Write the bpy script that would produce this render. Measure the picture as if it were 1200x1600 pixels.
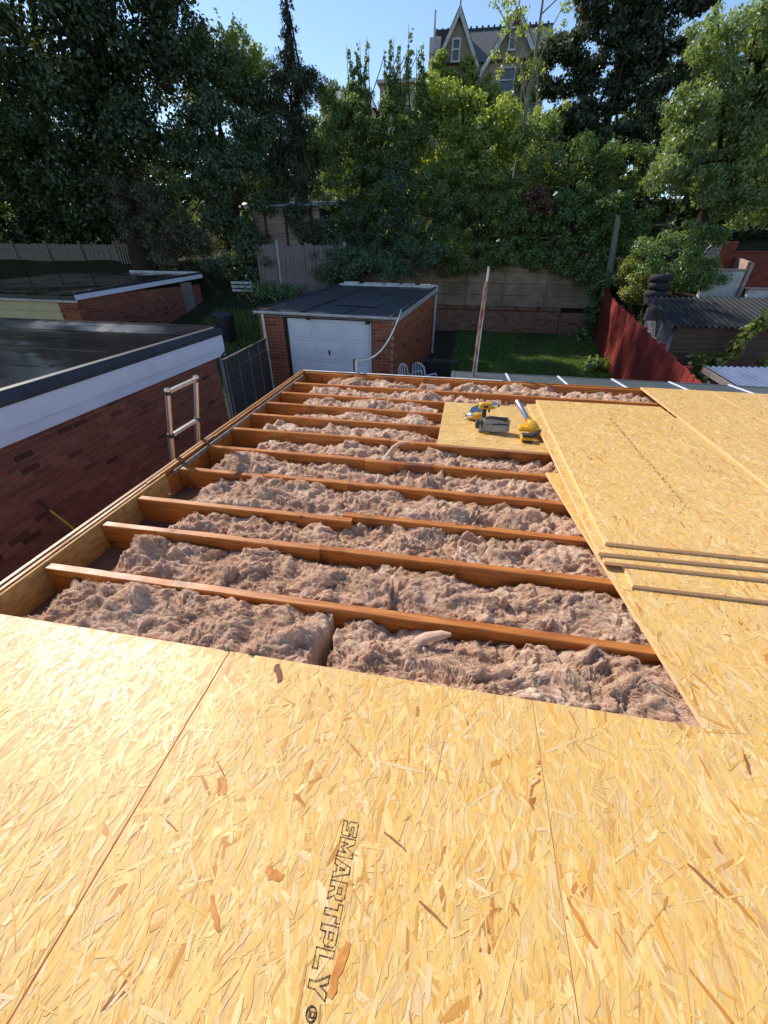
import bpy, bmesh, math, random
import numpy as np
from mathutils import Vector, Matrix

for _o in list(bpy.data.objects): bpy.data.objects.remove(_o, do_unlink=True)
S = bpy.context.scene
COL = S.collection
R_ = math.radians

# ------------------------------------------------------------------ camera
cam_d = bpy.data.cameras.new('camera'); cam = bpy.data.objects.new('camera', cam_d); COL.objects.link(cam)
yaw, pitch, roll = .16924, .58028, -.00923
fw = Vector((-math.sin(yaw)*math.cos(pitch), math.cos(yaw)*math.cos(pitch), -math.sin(pitch)))
rt = Vector((math.cos(yaw), math.sin(yaw), 0)); dn = fw.cross(rt)
rt2 = rt*math.cos(roll)+dn*math.sin(roll); dn2 = dn*math.cos(roll)-rt*math.sin(roll)
cam.matrix_world = Matrix(((rt2.x,-dn2.x,-fw.x,0),(rt2.y,-dn2.y,-fw.y,0),(rt2.z,-dn2.z,-fw.z,1.40),(0,0,0,1)))
cam_d.sensor_fit = 'VERTICAL'; cam_d.sensor_height = 36; cam_d.lens = 618.8/1600*36
cam_d.clip_start = .02; cam_d.clip_end = 2000
S.camera = cam
# ------------------------------------------------------------------ sky and sun
SUN = Vector((-.6255, .412, .6625)).normalized()
W = bpy.data.worlds.new('World'); S.world = W; W.use_nodes = True
_n = W.node_tree.nodes; _bg = _n['Background']
_sk = _n.new('ShaderNodeTexSky'); _sk.sky_type = 'NISHITA'; _sk.sun_disc = False
_sk.sun_elevation = math.asin(SUN.z); _sk.sun_rotation = math.atan2(SUN.x, SUN.y)
_sk.air_density = 1.0; _sk.dust_density = .1; _sk.ozone_density = 2.5
W.node_tree.links.new(_sk.outputs[0], _bg.inputs[0]); _bg.inputs[1].default_value = .13
sun_d = bpy.data.lights.new('sun', 'SUN'); sun_d.energy = 4.1; sun_d.angle = R_(.53); sun_d.color = (1, .95, .86)
sun = bpy.data.objects.new('sun', sun_d); COL.objects.link(sun)
sun.rotation_euler = SUN.to_track_quat('Z', 'Y').to_euler(); sun.location = SUN*60
vs = S.view_settings; vs.view_transform = 'Standard'; vs.look = 'None'; vs.gamma = 1; vs.exposure = .5; vs.use_curve_mapping = False
S.render.engine = 'CYCLES'
S.cycles.use_denoising = True
S.cycles.max_bounces = 8; S.cycles.transparent_max_bounces = 8
rng = np.random.default_rng(7); random.seed(7)

# ------------------------------------------------------------------ helpers
def tag(o, label=None, cat=None, group=None, kind=None):
    if label: o['label'] = label
    if cat: o['category'] = cat
    if group: o['group'] = group
    if kind: o['kind'] = kind
    return o
def thing(name, label, cat, loc=(0,0,0), rz=0, group=None):
    o = bpy.data.objects.new(name, None); COL.objects.link(o); o.empty_display_size = .1
    o.location = loc; o.rotation_euler = (0,0,rz)
    return tag(o, label, cat, group)
def link(name, me, parent=None):
    o = bpy.data.objects.new(name, me); COL.objects.link(o)
    if parent is not None: o.parent = parent
    return o
def npmesh(name, V, F, mat, smooth=False):
    """V (n,3); F (m,k) with equal-sided faces"""
    V = np.asarray(V, np.float32); F = np.asarray(F, np.int32)
    me = bpy.data.meshes.new(name)
    me.vertices.add(len(V)); me.vertices.foreach_set('co', V.ravel())
    m, k = F.shape
    me.loops.add(m*k); me.loops.foreach_set('vertex_index', F.ravel())
    me.polygons.add(m); me.polygons.foreach_set('loop_start', np.arange(0, m*k, k, dtype=np.int32))
    if smooth: me.polygons.foreach_set('use_smooth', np.ones(m, bool))
    me.materials.append(mat); me.update(calc_edges=True)
    return me

class MB:
    """collects shapes, then links them as one mesh object"""
    def __init__(s): s.v = []; s.f = []; s.sm = []
    def add(s, vs, fs, smooth=False, M=None):
        b = len(s.v)
        s.v += [tuple(M @ Vector(p)) if M is not None else tuple(p) for p in vs]
        s.f += [tuple(b+i for i in q) for q in fs]; s.sm += [smooth]*len(fs); return s
    def box(s, x0, x1, y0, y1, z0, z1, M=None, c=0):
        if c:
            X=[x0,x0+c,x1-c,x1];Y=[y0,y0+c,y1-c,y1];Z=[z0,z0+c,z1-c,z1]
            vs=[];ix={}
            def g(i,j,k):
                if (i,j,k) not in ix: ix[i,j,k]=len(vs); vs.append((X[i],Y[j],Z[k]))
                return ix[i,j,k]
            fs=[]
            for a in (0,3):
                fs.append([g(a,1,1),g(a,2,1),g(a,2,2),g(a,1,2)]); fs.append([g(1,a,1),g(2,a,1),g(2,a,2),g(1,a,2)]); fs.append([g(1,1,a),g(2,1,a),g(2,2,a),g(1,2,a)])
            t=lambda e:1 if e==0 else 2
            for a in (0,3):
                for b in (0,3):
                    fs.append([g(a,t(b),1),g(a,t(b),2),g(t(a),b,2),g(t(a),b,1)])
                    fs.append([g(a,1,t(b)),g(a,2,t(b)),g(t(a),2,b),g(t(a),1,b)])
                    fs.append([g(1,a,t(b)),g(2,a,t(b)),g(2,t(a),b),g(1,t(a),b)])
                    for d in (0,3): fs.append([g(a,t(b),t(d)),g(t(a),b,t(d)),g(t(a),t(b),d)])
            cx=Vector(((x0+x1)/2,(y0+y1)/2,(z0+z1)/2)); out=[]
            for q in fs:
                p=[Vector(vs[i]) for i in q]; n=(p[1]-p[0]).cross(p[2]-p[0]); m=sum(p,Vector())/len(p)-cx
                out.append(q if n.dot(m)>0 else q[::-1])
            return s.add(vs,out,False,M)
        vs=[(x,y,z) for z in (z0,z1) for y in (y0,y1) for x in (x0,x1)]
        return s.add(vs,[(0,2,3,1),(4,5,7,6),(0,1,5,4),(2,6,7,3),(0,4,6,2),(1,3,7,5)],False,M)
    def tube(s, pts, rad, n=8, cap=True, M=None):
        pts=[Vector(p) for p in pts]
        if not hasattr(rad,'__len__'): rad=[rad]*len(pts)
        vs=[];fs=[];u=None
        for i,p in enumerate(pts):
            d=(pts[min(i+1,len(pts)-1)]-pts[max(i-1,0)]).normalized()
            if u is None: u=d.orthogonal().normalized()
            else: u=(u-d*u.dot(d)).normalized()
            w=d.cross(u)
            for k in range(n):
                a=2*math.pi*k/n; vs.append(p+(u*math.cos(a)+w*math.sin(a))*rad[i])
        for i in range(len(pts)-1):
            for k in range(n): fs.append((i*n+k,i*n+(k+1)%n,(i+1)*n+(k+1)%n,(i+1)*n+k))
        s.add(vs,fs,True,M)
        if cap:
            L=(len(pts)-1)*n
            s.add([vs[k] for k in range(n)],[tuple(reversed(range(n)))],False,M); s.add([vs[L+k] for k in range(n)],[tuple(range(n))],False,M)
        return s
    def lathe(s, prof, n=16, M=None, smooth=True):
        vs=[(r*math.cos(2*math.pi*k/n),r*math.sin(2*math.pi*k/n),z) for r,z in prof for k in range(n)]
        fs=[(i*n+k,i*n+(k+1)%n,(i+1)*n+(k+1)%n,(i+1)*n+k) for i in range(len(prof)-1) for k in range(n)]
        return s.add(vs,fs,smooth,M)
    def prism(s, poly, h0, h1, M=None):
        """poly in xy, counter-clockwise, extruded along z"""
        n=len(poly); vs=[(x,y,h0) for x,y in poly]+[(x,y,h1) for x,y in poly]
        return s.add(vs,[tuple(reversed(range(n))),tuple(range(n,2*n))]+[(k,(k+1)%n,n+(k+1)%n,n+k) for k in range(n)],False,M)
    def build(s, name, mat, parent=None):
        me=bpy.data.meshes.new(name); me.from_pydata(s.v,[],s.f); me.polygons.foreach_set('use_smooth',s.sm)
        me.materials.append(mat); me.update()
        return link(name,me,parent)
def RX(a): return Matrix.Rotation(a,4,'X')
def RY(a): return Matrix.Rotation(a,4,'Y')
def RZ(a): return Matrix.Rotation(a,4,'Z')
def TR(x,y,z): return Matrix.Translation((x,y,z))
XZ = RX(R_(90))          # stands an xy outline upright, facing -y

_perm = np.random.default_rng(3).permutation(256); _perm = np.concatenate([_perm]*3)
_grad = np.random.default_rng(4).normal(size=(256,3)); _grad /= np.linalg.norm(_grad,axis=1)[:,None]
def pn(x, y, z=0.):
    x,y,z=np.broadcast_arrays(np.asarray(x,float),np.asarray(y,float),np.asarray(z,float))
    xi,yi,zi=[np.floor(a).astype(int) for a in (x,y,z)]; xf,yf,zf=x-xi,y-yi,z-zi
    f=lambda t:t*t*t*(t*(t*6-15)+10)
    u,v,w=f(xf),f(yf),f(zf); r=0
    for i in (0,1):
        for j in (0,1):
            for k in (0,1):
                h=_perm[_perm[_perm[(xi+i)&255]+((yi+j)&255)]+((zi+k)&255)]
                g=_grad[h]; d=g[...,0]*(xf-i)+g[...,1]*(yf-j)+g[...,2]*(zf-k)
                r=r+d*(u if i else 1-u)*(v if j else 1-v)*(w if k else 1-w)
    return r*1.6

# ------------------------------------------------------------------ materials
class NT:
    def __init__(s, name):
        s.m=bpy.data.materials.new(name); s.m.use_nodes=True; s.t=s.m.node_tree; s.t.nodes.clear()
        s.out=s.t.nodes.new('ShaderNodeOutputMaterial'); s._tc=None
    def n(s, typ, ins=None, **props):
        nd=s.t.nodes.new('ShaderNode'+typ)
        for k,v in props.items(): setattr(nd,k,v)
        for k,v in (ins or {}).items(): s.set(nd.inputs[k],v)
        return nd
    def set(s, sock, v):
        if isinstance(v, bpy.types.NodeSocket): s.t.links.new(v,sock)
        elif isinstance(v, bpy.types.Node): s.t.links.new(v.outputs[0],sock)
        else:
            if hasattr(sock.default_value,'__len__') and len(sock.default_value)==4 and len(v)==3: v=(*v,1)
            sock.default_value=v
    def tc(s, which='Object'):
        if s._tc is None: s._tc=s.n('TexCoord')
        return s._tc.outputs[which]
    def map(s, scale=(1,1,1), rot=(0,0,0), vec=None, loc=(0,0,0)):
        return s.n('Mapping',{'Vector':vec if vec is not None else s.tc(),'Scale':scale,'Rotation':rot,'Location':loc}).outputs[0]
    def noise(s, scale, vec=None, detail=4, rough=.55, dist=0):
        return s.n('TexNoise',{'Vector':vec if vec is not None else s.tc(),'Scale':scale,'Detail':detail,'Roughness':rough,'Distortion':dist}).outputs['Fac']
    def ramp(s, fac, stops, interp='LINEAR'):
        r=s.n('ValToRGB',{'Fac':fac}); r.color_ramp.interpolation=interp; e=r.color_ramp.elements
        while len(e)<len(stops): e.new(.5)
        for k,(p,c) in enumerate(stops):
            e[k].position=p; e[k].color=(*c,1) if hasattr(c,'__len__') else (c,c,c,1)
        return r.outputs[0]
    def mix(s, fac, a, b, blend='MIX'):
        nd=s.n('Mix',data_type='RGBA',blend_type=blend)
        s.set(nd.inputs[0],fac); s.set(nd.inputs[6],a); s.set(nd.inputs[7],b); return nd.outputs[2]
    def math(s, op, a, b=0., c=0.):
        nd=s.n('Math',operation=op); s.set(nd.inputs[0],a); s.set(nd.inputs[1],b); s.set(nd.inputs[2],c); return nd.outputs[0]
    def bump(s, h, strength=.3, dist=.01):
        return s.n('Bump',{'Height':h,'Strength':strength,'Distance':dist}).outputs[0]
    def pbsdf(s, col, rough=.6, spec=.5, metal=0, normal=None, **kw):
        ins={'Base Color':col,'Roughness':rough,'Specular IOR Level':spec,'Metallic':metal}
        if normal is not None: ins['Normal']=normal
        ins.update(kw)
        b=s.n('BsdfPrincipled',ins); s.t.links.new(b.outputs[0],s.out.inputs[0]); return s.m
def simple(name, c1, c2=None, scale=6, rough=.6, spec=.4, metal=0, bump=.15, stretch=(1,1,1), bscale=None, bdist=.004, rvar=.15, lo=.35, hi=.65):
    t=NT(name); v=t.map(stretch); f=t.noise(scale,v,6,.6)
    c2=c2 or tuple(x*.7 for x in c1)
    col=t.ramp(f,[(lo,c1),(hi,c2)])
    f2=t.noise(bscale or scale*8,v,5,.6)
    r=t.n('MapRange',{'Value':f2,'To Min':max(rough-rvar,.03),'To Max':min(rough+rvar,1)}).outputs[0]
    return t.pbsdf(col,r,spec,metal,t.bump(f2,bump,bdist) if bump else None)
def brick_mat(name, c1, c2, c3):
    t=NT(name)
    rnd=t.math('FRACT',t.math('ADD',t.n('ObjectInfo').outputs['Random'],t.n('NewGeometry').outputs['Random Per Island']))
    col=t.ramp(rnd,[(0,c1),(.45,c2),(.8,c3),(1,tuple(x*.45 for x in c2))])
    f=t.noise(28,t.tc(),6,.65); col=t.mix(.55,col,t.ramp(f,[(.3,.55),(.7,1.25)]),'MULTIPLY')
    return t.pbsdf(col,.85,.25,0,t.bump(t.noise(120,t.tc(),5,.7),.5,.004))
M={}
M['brick_dark']=brick_mat('brick_dark_red',(.27,.078,.05),(.21,.062,.045),(.32,.11,.07))
M['brick_red']=brick_mat('brick_orange_red',(.36,.10,.045),(.30,.08,.04),(.40,.13,.055))
M['brick_old']=brick_mat('brick_old_brown',(.33,.155,.09),(.27,.125,.075),(.40,.21,.12))
M['mortar']=simple('mortar',(.30,.22,.18),(.2,.15,.13),20,.95,.1,bump=.4)
M['mortar_pale']=simple('mortar_pale',(.42,.33,.26),(.3,.22,.17),20,.95,.1,bump=.4)
M['pvc']=simple('white_pvc',(.70,.72,.84),(.63,.65,.78),2,.35,.5,bump=.03,rvar=.08)
M['old_white']=simple('weathered_white_paint',(.72,.70,.66),(.45,.43,.40),5,.6,.3,bump=.15)
M['door_white']=simple('white_door_paint',(.82,.82,.84),(.75,.75,.78),3,.42,.45,bump=.05)
M['door_cream']=simple('cream_door_paint',(.62,.50,.26),(.52,.42,.22),3,.5,.4,bump=.05)
M['black_plastic']=simple('black_plastic',(.02,.02,.022),(.035,.035,.035),30,.45,.5,bump=.1)
M['tool_yellow']=simple('yellow_tool_plastic',(.78,.39,.012),(.62,.30,.015),30,.38,.5,bump=.08,bdist=.001)
M['steel']=simple('dusty_steel',(.40,.34,.28),(.26,.22,.18),30,.5,.5,.45,.1,bdist=.001)
M['alu']=simple('brushed_aluminium',(.72,.72,.72),(.58,.58,.58),40,.3,.5,1,.1,(1,1,.05),bdist=.001)
M['blue_steel']=simple('blue_grey_steel',(.28,.38,.46),(.2,.27,.33),30,.3,.5,.8,.05)
M['soil']=simple('dark_soil',(.07,.05,.04),(.035,.026,.02),9,.95,.1,bump=.8,bdist=.03)
M['concrete']=simple('concrete_paving',(.22,.21,.2),(.13,.125,.12),3,.9,.2,bump=.4)
M['conc_panel']=simple('stained_concrete',(.40,.28,.19),(.21,.145,.10),1.6,.92,.15,bump=.4)
M['conc_post']=simple('grey_concrete_post',(.42,.41,.4),(.30,.29,.28),8,.9,.2)
M['fence_grey']=simple('weathered_grey_timber',(.27,.22,.21),(.17,.135,.125),5,.9,.15,bump=.5,stretch=(6,6,.6))
M['fence_brown']=simple('brown_fence_timber',(.30,.24,.20),(.19,.15,.12),4,.9,.15,bump=.4,stretch=(5,5,.6))
M['fence_dark']=simple('dark_stained_timber',(.095,.08,.072),(.05,.042,.038),6,.85,.2,bump=.4,stretch=(.8,.8,6))
M['fence_red']=simple('red_painted_timber',(.28,.034,.026),(.17,.024,.018),3,.75,.3,bump=.4,stretch=(5,5,.35))
M['board_brown']=simple('brown_shed_boards',(.20,.115,.085),(.10,.06,.048),4,.85,.2,bump=.5,stretch=(.4,4,6))
M['waney']=simple('waney_edge_boards',(.48,.37,.30),(.22,.16,.13),3,.9,.15,bump=.5,stretch=(.4,4,7))
M['stake']=simple('brown_timber_post',(.12,.06,.04),(.07,.04,.028),6,.9,.15,bump=.4,stretch=(6,6,.5))
M['rust']=simple('rust_red_paint_tube',(.22,.055,.03),(.42,.33,.28),5,.75,.25,bump=.3,stretch=(6,6,1.3),lo=.42,hi=.6)
M['corr_black']=simple('black_corrugated_sheet',(.018,.019,.026),(.010,.011,.015),5,.6,.3,bump=.15)
M['corr_blue']=simple('blue_grey_corrugated_sheet',(.13,.17,.27),(.09,.12,.2),4,.55,.35,bump=.1)
M['poly']=simple('grey_twinwall_sheet',(.085,.10,.105),(.06,.072,.075),1.5,.55,.25,bump=.03,rvar=.06)
M['tyre']=simple('black_rubber',(.022,.022,.024),(.04,.04,.04),10,.8,.25,bump=.3)
M['render_red']=simple('red_painted_wall',(.27,.07,.045),(.18,.045,.032),4,.85,.2,bump=.4)
M['render_white']=simple('white_rendered_wall',(.62,.60,.56),(.42,.40,.37),5,.85,.2,bump=.3)
M['coping_pink']=simple('pink_coping',(.5,.33,.28),(.38,.25,.21),6,.85,.2)
M['pebbledash']=simple('pebbledash',(.46,.42,.43),(.12,.10,.11),26,.9,.2,bump=1,bscale=40,bdist=.03,lo=.45,hi=.58)
M['house_brick']=simple('yellow_stock_brick',(.52,.42,.30),(.36,.28,.20),2.5,.9,.15,bump=.3)
M['house_cream']=simple('cream_render',(.50,.46,.38),(.42,.38,.31),2,.85,.2)
M['slate']=simple('grey_slate',(.12,.115,.12),(.08,.078,.082),6,.6,.4,bump=.5,stretch=(1,1,6))
M['lead']=simple('blue_grey_lead',(.26,.31,.38),(.2,.24,.3),3,.5,.4)
M['bark']=simple('bark',(.085,.065,.05),(.045,.035,.028),6,.95,.1,bump=1,stretch=(4,4,.7),bdist=.03)
M['bark_pale']=simple('pale_bark',(.32,.29,.24),(.2,.18,.15),5,.9,.15,bump=.8,stretch=(4,4,.8),bdist=.02)
M['ink']=simple('printed_ink',(.05,.03,.02),(.42,.24,.09),150,.6,.3,bump=0,lo=.46,hi=.6)
M['cable_white']=simple('white_cable_sheath',(.7,.72,.76),None,10,.4,.5,bump=0)
M['cable_dark']=simple('dark_blue_cable_sheath',(.03,.035,.06),None,10,.4,.5,bump=0)
M['plastic_white']=simple('white_garden_plastic',(.74,.77,.80),(.66,.69,.72),6,.4,.5,bump=.02)
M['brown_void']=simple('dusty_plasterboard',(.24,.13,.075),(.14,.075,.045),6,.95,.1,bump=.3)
def _glass():
    t=NT('window_glass'); return t.pbsdf((.05,.06,.07),.06,.8)
M['glass']=_glass()
def _felt(name, c1, c2, r0, r1):
    t=NT(name); f=t.noise(.9,t.tc(),5,.6); g=t.noise(60,t.tc(),3,.6)
    r=t.ramp(f,[(.42,r0),(.6,r1)])
    return t.pbsdf(t.ramp(f,[(.3,c1),(.7,c2)]),r,.35,0,t.bump(t.math('ADD',t.math('MULTIPLY',g,.35),t.math('MULTIPLY',t.noise(2.2,t.tc(),3),1.6)),.2,.008))
M['felt_wet']=_felt('wet_black_felt',(.012,.012,.016),(.02,.02,.026),.05,.13)
M['felt']=_felt('black_mineral_felt',(.030,.032,.04),(.045,.047,.055),.45,.75)
M['felt_trim']=simple('dark_felt_edge',(.045,.042,.06),(.03,.03,.04),5,.55,.4)
def _joist():
    t=NT('orange_stained_joist'); v=t.map((.55,9,9)); info=t.n('ObjectInfo').outputs['Random']
    vo=t.n('VectorMath',{0:v,1:t.n('CombineXYZ',{0:t.math('MULTIPLY',info,37.),1:t.math('MULTIPLY',info,11.),2:0.})},operation='ADD').outputs[0]
    g=t.noise(6,vo,7,.62,.6); fine=t.noise(26,vo,5,.7)
    c=t.ramp(g,[(.25,(.20,.05,.010)),(.38,(.38,.105,.016)),(.52,(.50,.165,.026)),(.68,(.58,.225,.045)),(.85,(.68,.34,.10))])
    c=t.mix(.5,c,t.ramp(fine,[(.3,.65),(.7,1.15)]),'MULTIPLY')
    st=t.ramp(t.noise(2.3,t.n('VectorMath',{0:t.tc(),1:t.n('CombineXYZ',{0:t.math('MULTIPLY',info,9.)})},operation='ADD').outputs[0],5,.7),[(.56,0.),(.66,1.)])
    c=t.mix(t.math('MULTIPLY',st,.75),c,(.10,.03,.012))
    kn=t.n('TexVoronoi',{'Vector':t.map((1,2.2,2.2)),'Scale':4.5,'Randomness':1.}).outputs['Distance']
    c=t.mix(t.ramp(kn,[(.055,.92),(.10,0.)]),c,(.05,.018,.008))
    c=t.mix(.6,c,t.ramp(t.noise(.9,vo,3),[(.3,(.72,.68,.62)),(.7,(1.12,1.12,1.12))]),'MULTIPLY')
    r=t.ramp(t.noise(3,t.tc(),4),[(.35,.34),(.65,.62)])
    return t.pbsdf(c,r,.5,0,t.bump(fine,.35,.003))
M['joist']=_joist()
def _osb(name, uv=False, edge=False):
    t=NT(name)
    if uv:
        a=t.n('Attribute',attribute_name='tone').outputs['Fac']
        gu=t.n('UVMap',uv_map='grain').outputs[0]; eu=t.n('UVMap',uv_map='edge').outputs[0]
        c=t.ramp(a,[(0,(.25,.085,.02)),(.03,(.42,.16,.03)),(.10,(.58,.29,.065)),(.28,(.67,.385,.105)),(.55,(.735,.455,.14)),(.8,(.78,.53,.20)),(1,(.83,.62,.31))])
        isl=t.n('NewGeometry').outputs['Random Per Island']
        c=t.mix(t.ramp(isl,[(0,.7),(.18,0.),(.82,0.),(1,.75)]),c,t.ramp(isl,[(.4,(.80,.40,.08)),(.6,(.72,.53,.34))]))
        g=t.noise(1,t.map((14,420,1),vec=gu),4,.6,.4)
        c=t.mix(.75,c,t.ramp(g,[(.30,(.70,.58,.42)),(.48,(1,1,1)),(.75,(1.08,1.07,1.04))]),'MULTIPLY')
        sx=t.n('SeparateXYZ',{0:eu}); v=sx.outputs[1]; u=sx.outputs[0]
        d=t.math('MINIMUM',t.math('SUBTRACT',.5,t.math('ABSOLUTE',t.math('SUBTRACT',v,.5))),t.math('MULTIPLY',t.math('SUBTRACT',.5,t.math('ABSOLUTE',t.math('SUBTRACT',u,.5))),5.))
        wob=t.noise(1,t.map((60,60,1),vec=gu),2)
        e=t.ramp(d,[(.0,1.),(.045,0.)]); e=t.math('MULTIPLY',e,t.ramp(wob,[(.42,0.),(.58,1.)]))
        c=t.mix(t.math('MULTIPLY',e,.8),c,(.22,.10,.03))
        kn=t.n('TexVoronoi',{'Vector':t.map((1,1,0)),'Scale':7.}); c=t.mix(t.math('MULTIPLY',t.ramp(kn.outputs['Distance'],[(.018,1.),(.05,0.)]),t.ramp(kn.outputs['Color'],[(.45,0.),(.5,.8)])),c,(.22,.085,.025))
        stain=t.noise(2.2,t.tc('Object'),4,.6); c=t.mix(.5,c,t.ramp(stain,[(.3,(.90,.87,.82)),(.65,(1.04,1.03,1.0))]),'MULTIPLY')
        r=t.ramp(t.noise(1,t.map((30,150,1),vec=gu),3),[(.3,.33),(.7,.58)])
        return t.pbsdf(c,r,.42,0,t.bump(g,.15,.001))
    if edge:
        g=t.noise(1,t.map((25,25,420)),4,.7); c=t.ramp(g,[(.28,(.62,.27,.11)),(.45,(.88,.50,.25)),(.7,(.93,.62,.36))])
        return t.pbsdf(c,.8,.2,0,t.bump(g,.6,.002))
    g=t.noise(1,t.map((70,9,20)),5,.7,1.5); c=t.ramp(g,[(.3,(.42,.22,.07)),(.45,(.62,.38,.14)),(.7,(.72,.49,.21))])
    return t.pbsdf(c,.55,.4,0,t.bump(g,.3,.002))
M['osb']=_osb('strand_board_base'); M['strand']=_osb('wood_strands',uv=True); M['osb_edge']=_osb('strand_board_edge',edge=True)
M['osb_old']=simple('weathered_strand_board',(.56,.31,.10),(.36,.17,.05),14,.6,.35,bump=.4,stretch=(9,1.2,3))
def _wool():
    t=NT('brown_mineral_wool'); p=t.tc('Object')
    a=t.noise(3.2,p,6,.68); b=t.noise(42,p,6,.7,1.2); f=t.noise(1,t.map((60,320,160)),4,.7,2.)
    c=t.ramp(a,[(.32,(.54,.30,.175)),(.5,(.74,.46,.30)),(.66,(.88,.66,.50))])
    c=t.mix(.6,c,t.ramp(b,[(.3,(.66,.60,.55)),(.55,(1,1,1)),(.75,(1.15,1.14,1.14))]),'MULTIPLY')
    c=t.mix(.4,c,t.ramp(f,[(.35,.7),(.65,1.15)]),'MULTIPLY')
    h=t.math('ADD',t.math('MULTIPLY',b,1.),t.math('MULTIPLY',f,.6))
    return t.pbsdf(c,.95,.1,0,t.bump(h,1.,.016),**{'Sheen Weight':.2,'Subsurface Weight':.7,'Subsurface Radius':(.03,.02,.015),'Subsurface Scale':.6})
M['wool']=_wool()
M['fibre']=simple('wool_fibres',(.70,.47,.33),(.57,.36,.24),30,.9,.1,bump=0)
def leaf_mat(name, dark, mid, light, trans=.35):
    t=NT(name); r=t.n('NewGeometry').outputs['Random Per Island']; n=t.noise(.55,t.tc(),3)
    f=t.math('ADD',t.math('MULTIPLY',r,.7),t.math('MULTIPLY',n,.45))
    c=t.ramp(f,[(.12,dark),(.5,mid),(.95,light)])
    d=t.n('BsdfDiffuse',{'Color':c}); tr=t.n('BsdfTranslucent',{'Color':t.mix(1.,c,(1.35,1.25,.55),'MULTIPLY')})
    g=t.n('BsdfGlossy',{'Color':(.8,.85,.9),'Roughness':.42})
    m1=t.n('MixShader',{0:trans,1:d.outputs[0],2:tr.outputs[0]}); m2=t.n('MixShader',{0:.05,1:m1.outputs[0],2:g.outputs[0]})
    t.t.links.new(m2.outputs[0],t.out.inputs[0]); return t.m
M['leaf_dark']=leaf_mat('dark_evergreen_leaves',(0.034,0.055,0.030),(0.072,0.107,0.047),(0.138,0.179,0.064),0.4)
M['leaf_blue']=leaf_mat('blue_green_laurel_leaves',(0.048,0.083,0.052),(0.092,0.144,0.079),(0.164,0.242,0.099),0.4)
M['leaf_conifer']=leaf_mat('dark_conifer_sprays',(0.033,0.048,0.029),(0.064,0.085,0.040),(0.110,0.131,0.056),0.3)
M['leaf_mid']=leaf_mat('mid_green_leaves',(0.081,0.128,0.045),(0.158,0.233,0.071),(0.281,0.370,0.107),0.5)
M['leaf_bright']=leaf_mat('yellow_green_leaves',(0.144,0.212,0.047),(0.278,0.370,0.080),(0.504,0.556,0.134),0.55)
M['leaf_willow']=leaf_mat('light_green_tree_leaves',(0.126,0.188,0.064),(0.233,0.317,0.106),(0.359,0.443,0.157),0.45)
M['leaf_ivy']=leaf_mat('ivy_leaves',(0.064,0.115,0.041),(0.136,0.227,0.073),(0.272,0.386,0.115),0.45)
M['leaf_brown']=leaf_mat('brownish_conifer_sprays',(0.064,0.064,0.042),(0.126,0.121,0.072),(0.211,0.188,0.106),0.35)
M['leaf_red']=leaf_mat('reddish_creeper_leaves',(0.095,0.041,0.027),(0.189,0.095,0.061),(0.270,0.149,0.095),.3)
M['leaf_vine']=leaf_mat('yellowing_vine_leaves',(0.095,0.135,0.027),(0.216,0.257,0.047),(0.405,0.378,0.081),.4)
M['grass']=leaf_mat('grass_blades',(.06,.12,.024),(.11,.19,.035),(.18,.26,.06),.35)
def _ground():
    t=NT('earth_and_rough_grass'); a=t.noise(.6,t.tc(),6,.6); b=t.noise(9,t.tc(),6,.7)
    c=t.ramp(a,[(.35,(.030,.038,.014)),(.55,(.045,.04,.025)),(.7,(.035,.052,.016))]); c=t.mix(.6,c,t.ramp(b,[(.3,.5),(.7,1.3)]),'MULTIPLY')
    return t.pbsdf(c,.95,.1,0,t.bump(b,.8,.05))
M['ground']=_ground()
M['lawn']=simple('lawn_turf',(.075,.135,.028),(.05,.095,.02),4,.95,.1,bump=.6,bdist=.02)

# ------------------------------------------------------------------ setting
def lerp(a, b, t): return a+(b-a)*min(max(t,0.),1.)
def gz(x, y):
    """height of the ground: gardens, terraces, then the hill behind"""
    base = -1.5+.035*(y-19.5)
    if y < 5: base = -2.0
    hill = 1.15+.175*(y-19.9)
    hill = min(hill, 5.2+.03*(y-42)) if y > 42 else hill
    hill = min(hill, 12.)
    mid = base if y < 19.75 else hill
    left = base if y < 11 else lerp(-1.75, -.1, (y-11)/7.) if y < 18.7 else max(hill, lerp(-.1, 1.2, (y-18.7)/1.5))
    right = base if y < 14.6 else lerp(-1.65, .25, (y-14.6)/2.2) if y < 17.2 else lerp(.25, 1.15, (y-17.2)/2.7) if y < 19.9 else hill
    if x < -5.4: return left
    if x < -4.9: return lerp(left, mid, (x+5.4)/.5)
    if x > 6.4: return right
    if x > 5.7: return lerp(mid, right, (x-5.7)/.7)
    return mid
xs = sorted(set([-900,-500,-250,-120,-70,-50,-40]+[round(-34+.5*i,2) for i in range(137)]+[-5.4,-4.9,5.7,6.4]+[40,55,80,130,260,500,900]))
ys = sorted(set([-900,-400,-150,-60,-20,-8,0,4,5]+[round(6+.5*i,2) for i in range(56)]+[18.7,19.74,19.92]+[36,40,42,46,55,70,100,160,300,600,1200]))
Vg=[];Fg=[]
for y in ys:
    for x in xs: Vg.append((x,y,gz(x,y)+(.06*float(pn(x*.5,y*.5)) if y>15 else 0)))
nx=len(xs)
for j in range(len(ys)-1):
    for i in range(nx-1): Fg.append((j*nx+i,j*nx+i+1,(j+1)*nx+i+1,(j+1)*nx+i))
tag(link('ground',npmesh('ground',Vg,Fg,M['ground'],True)),kind='structure')
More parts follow.
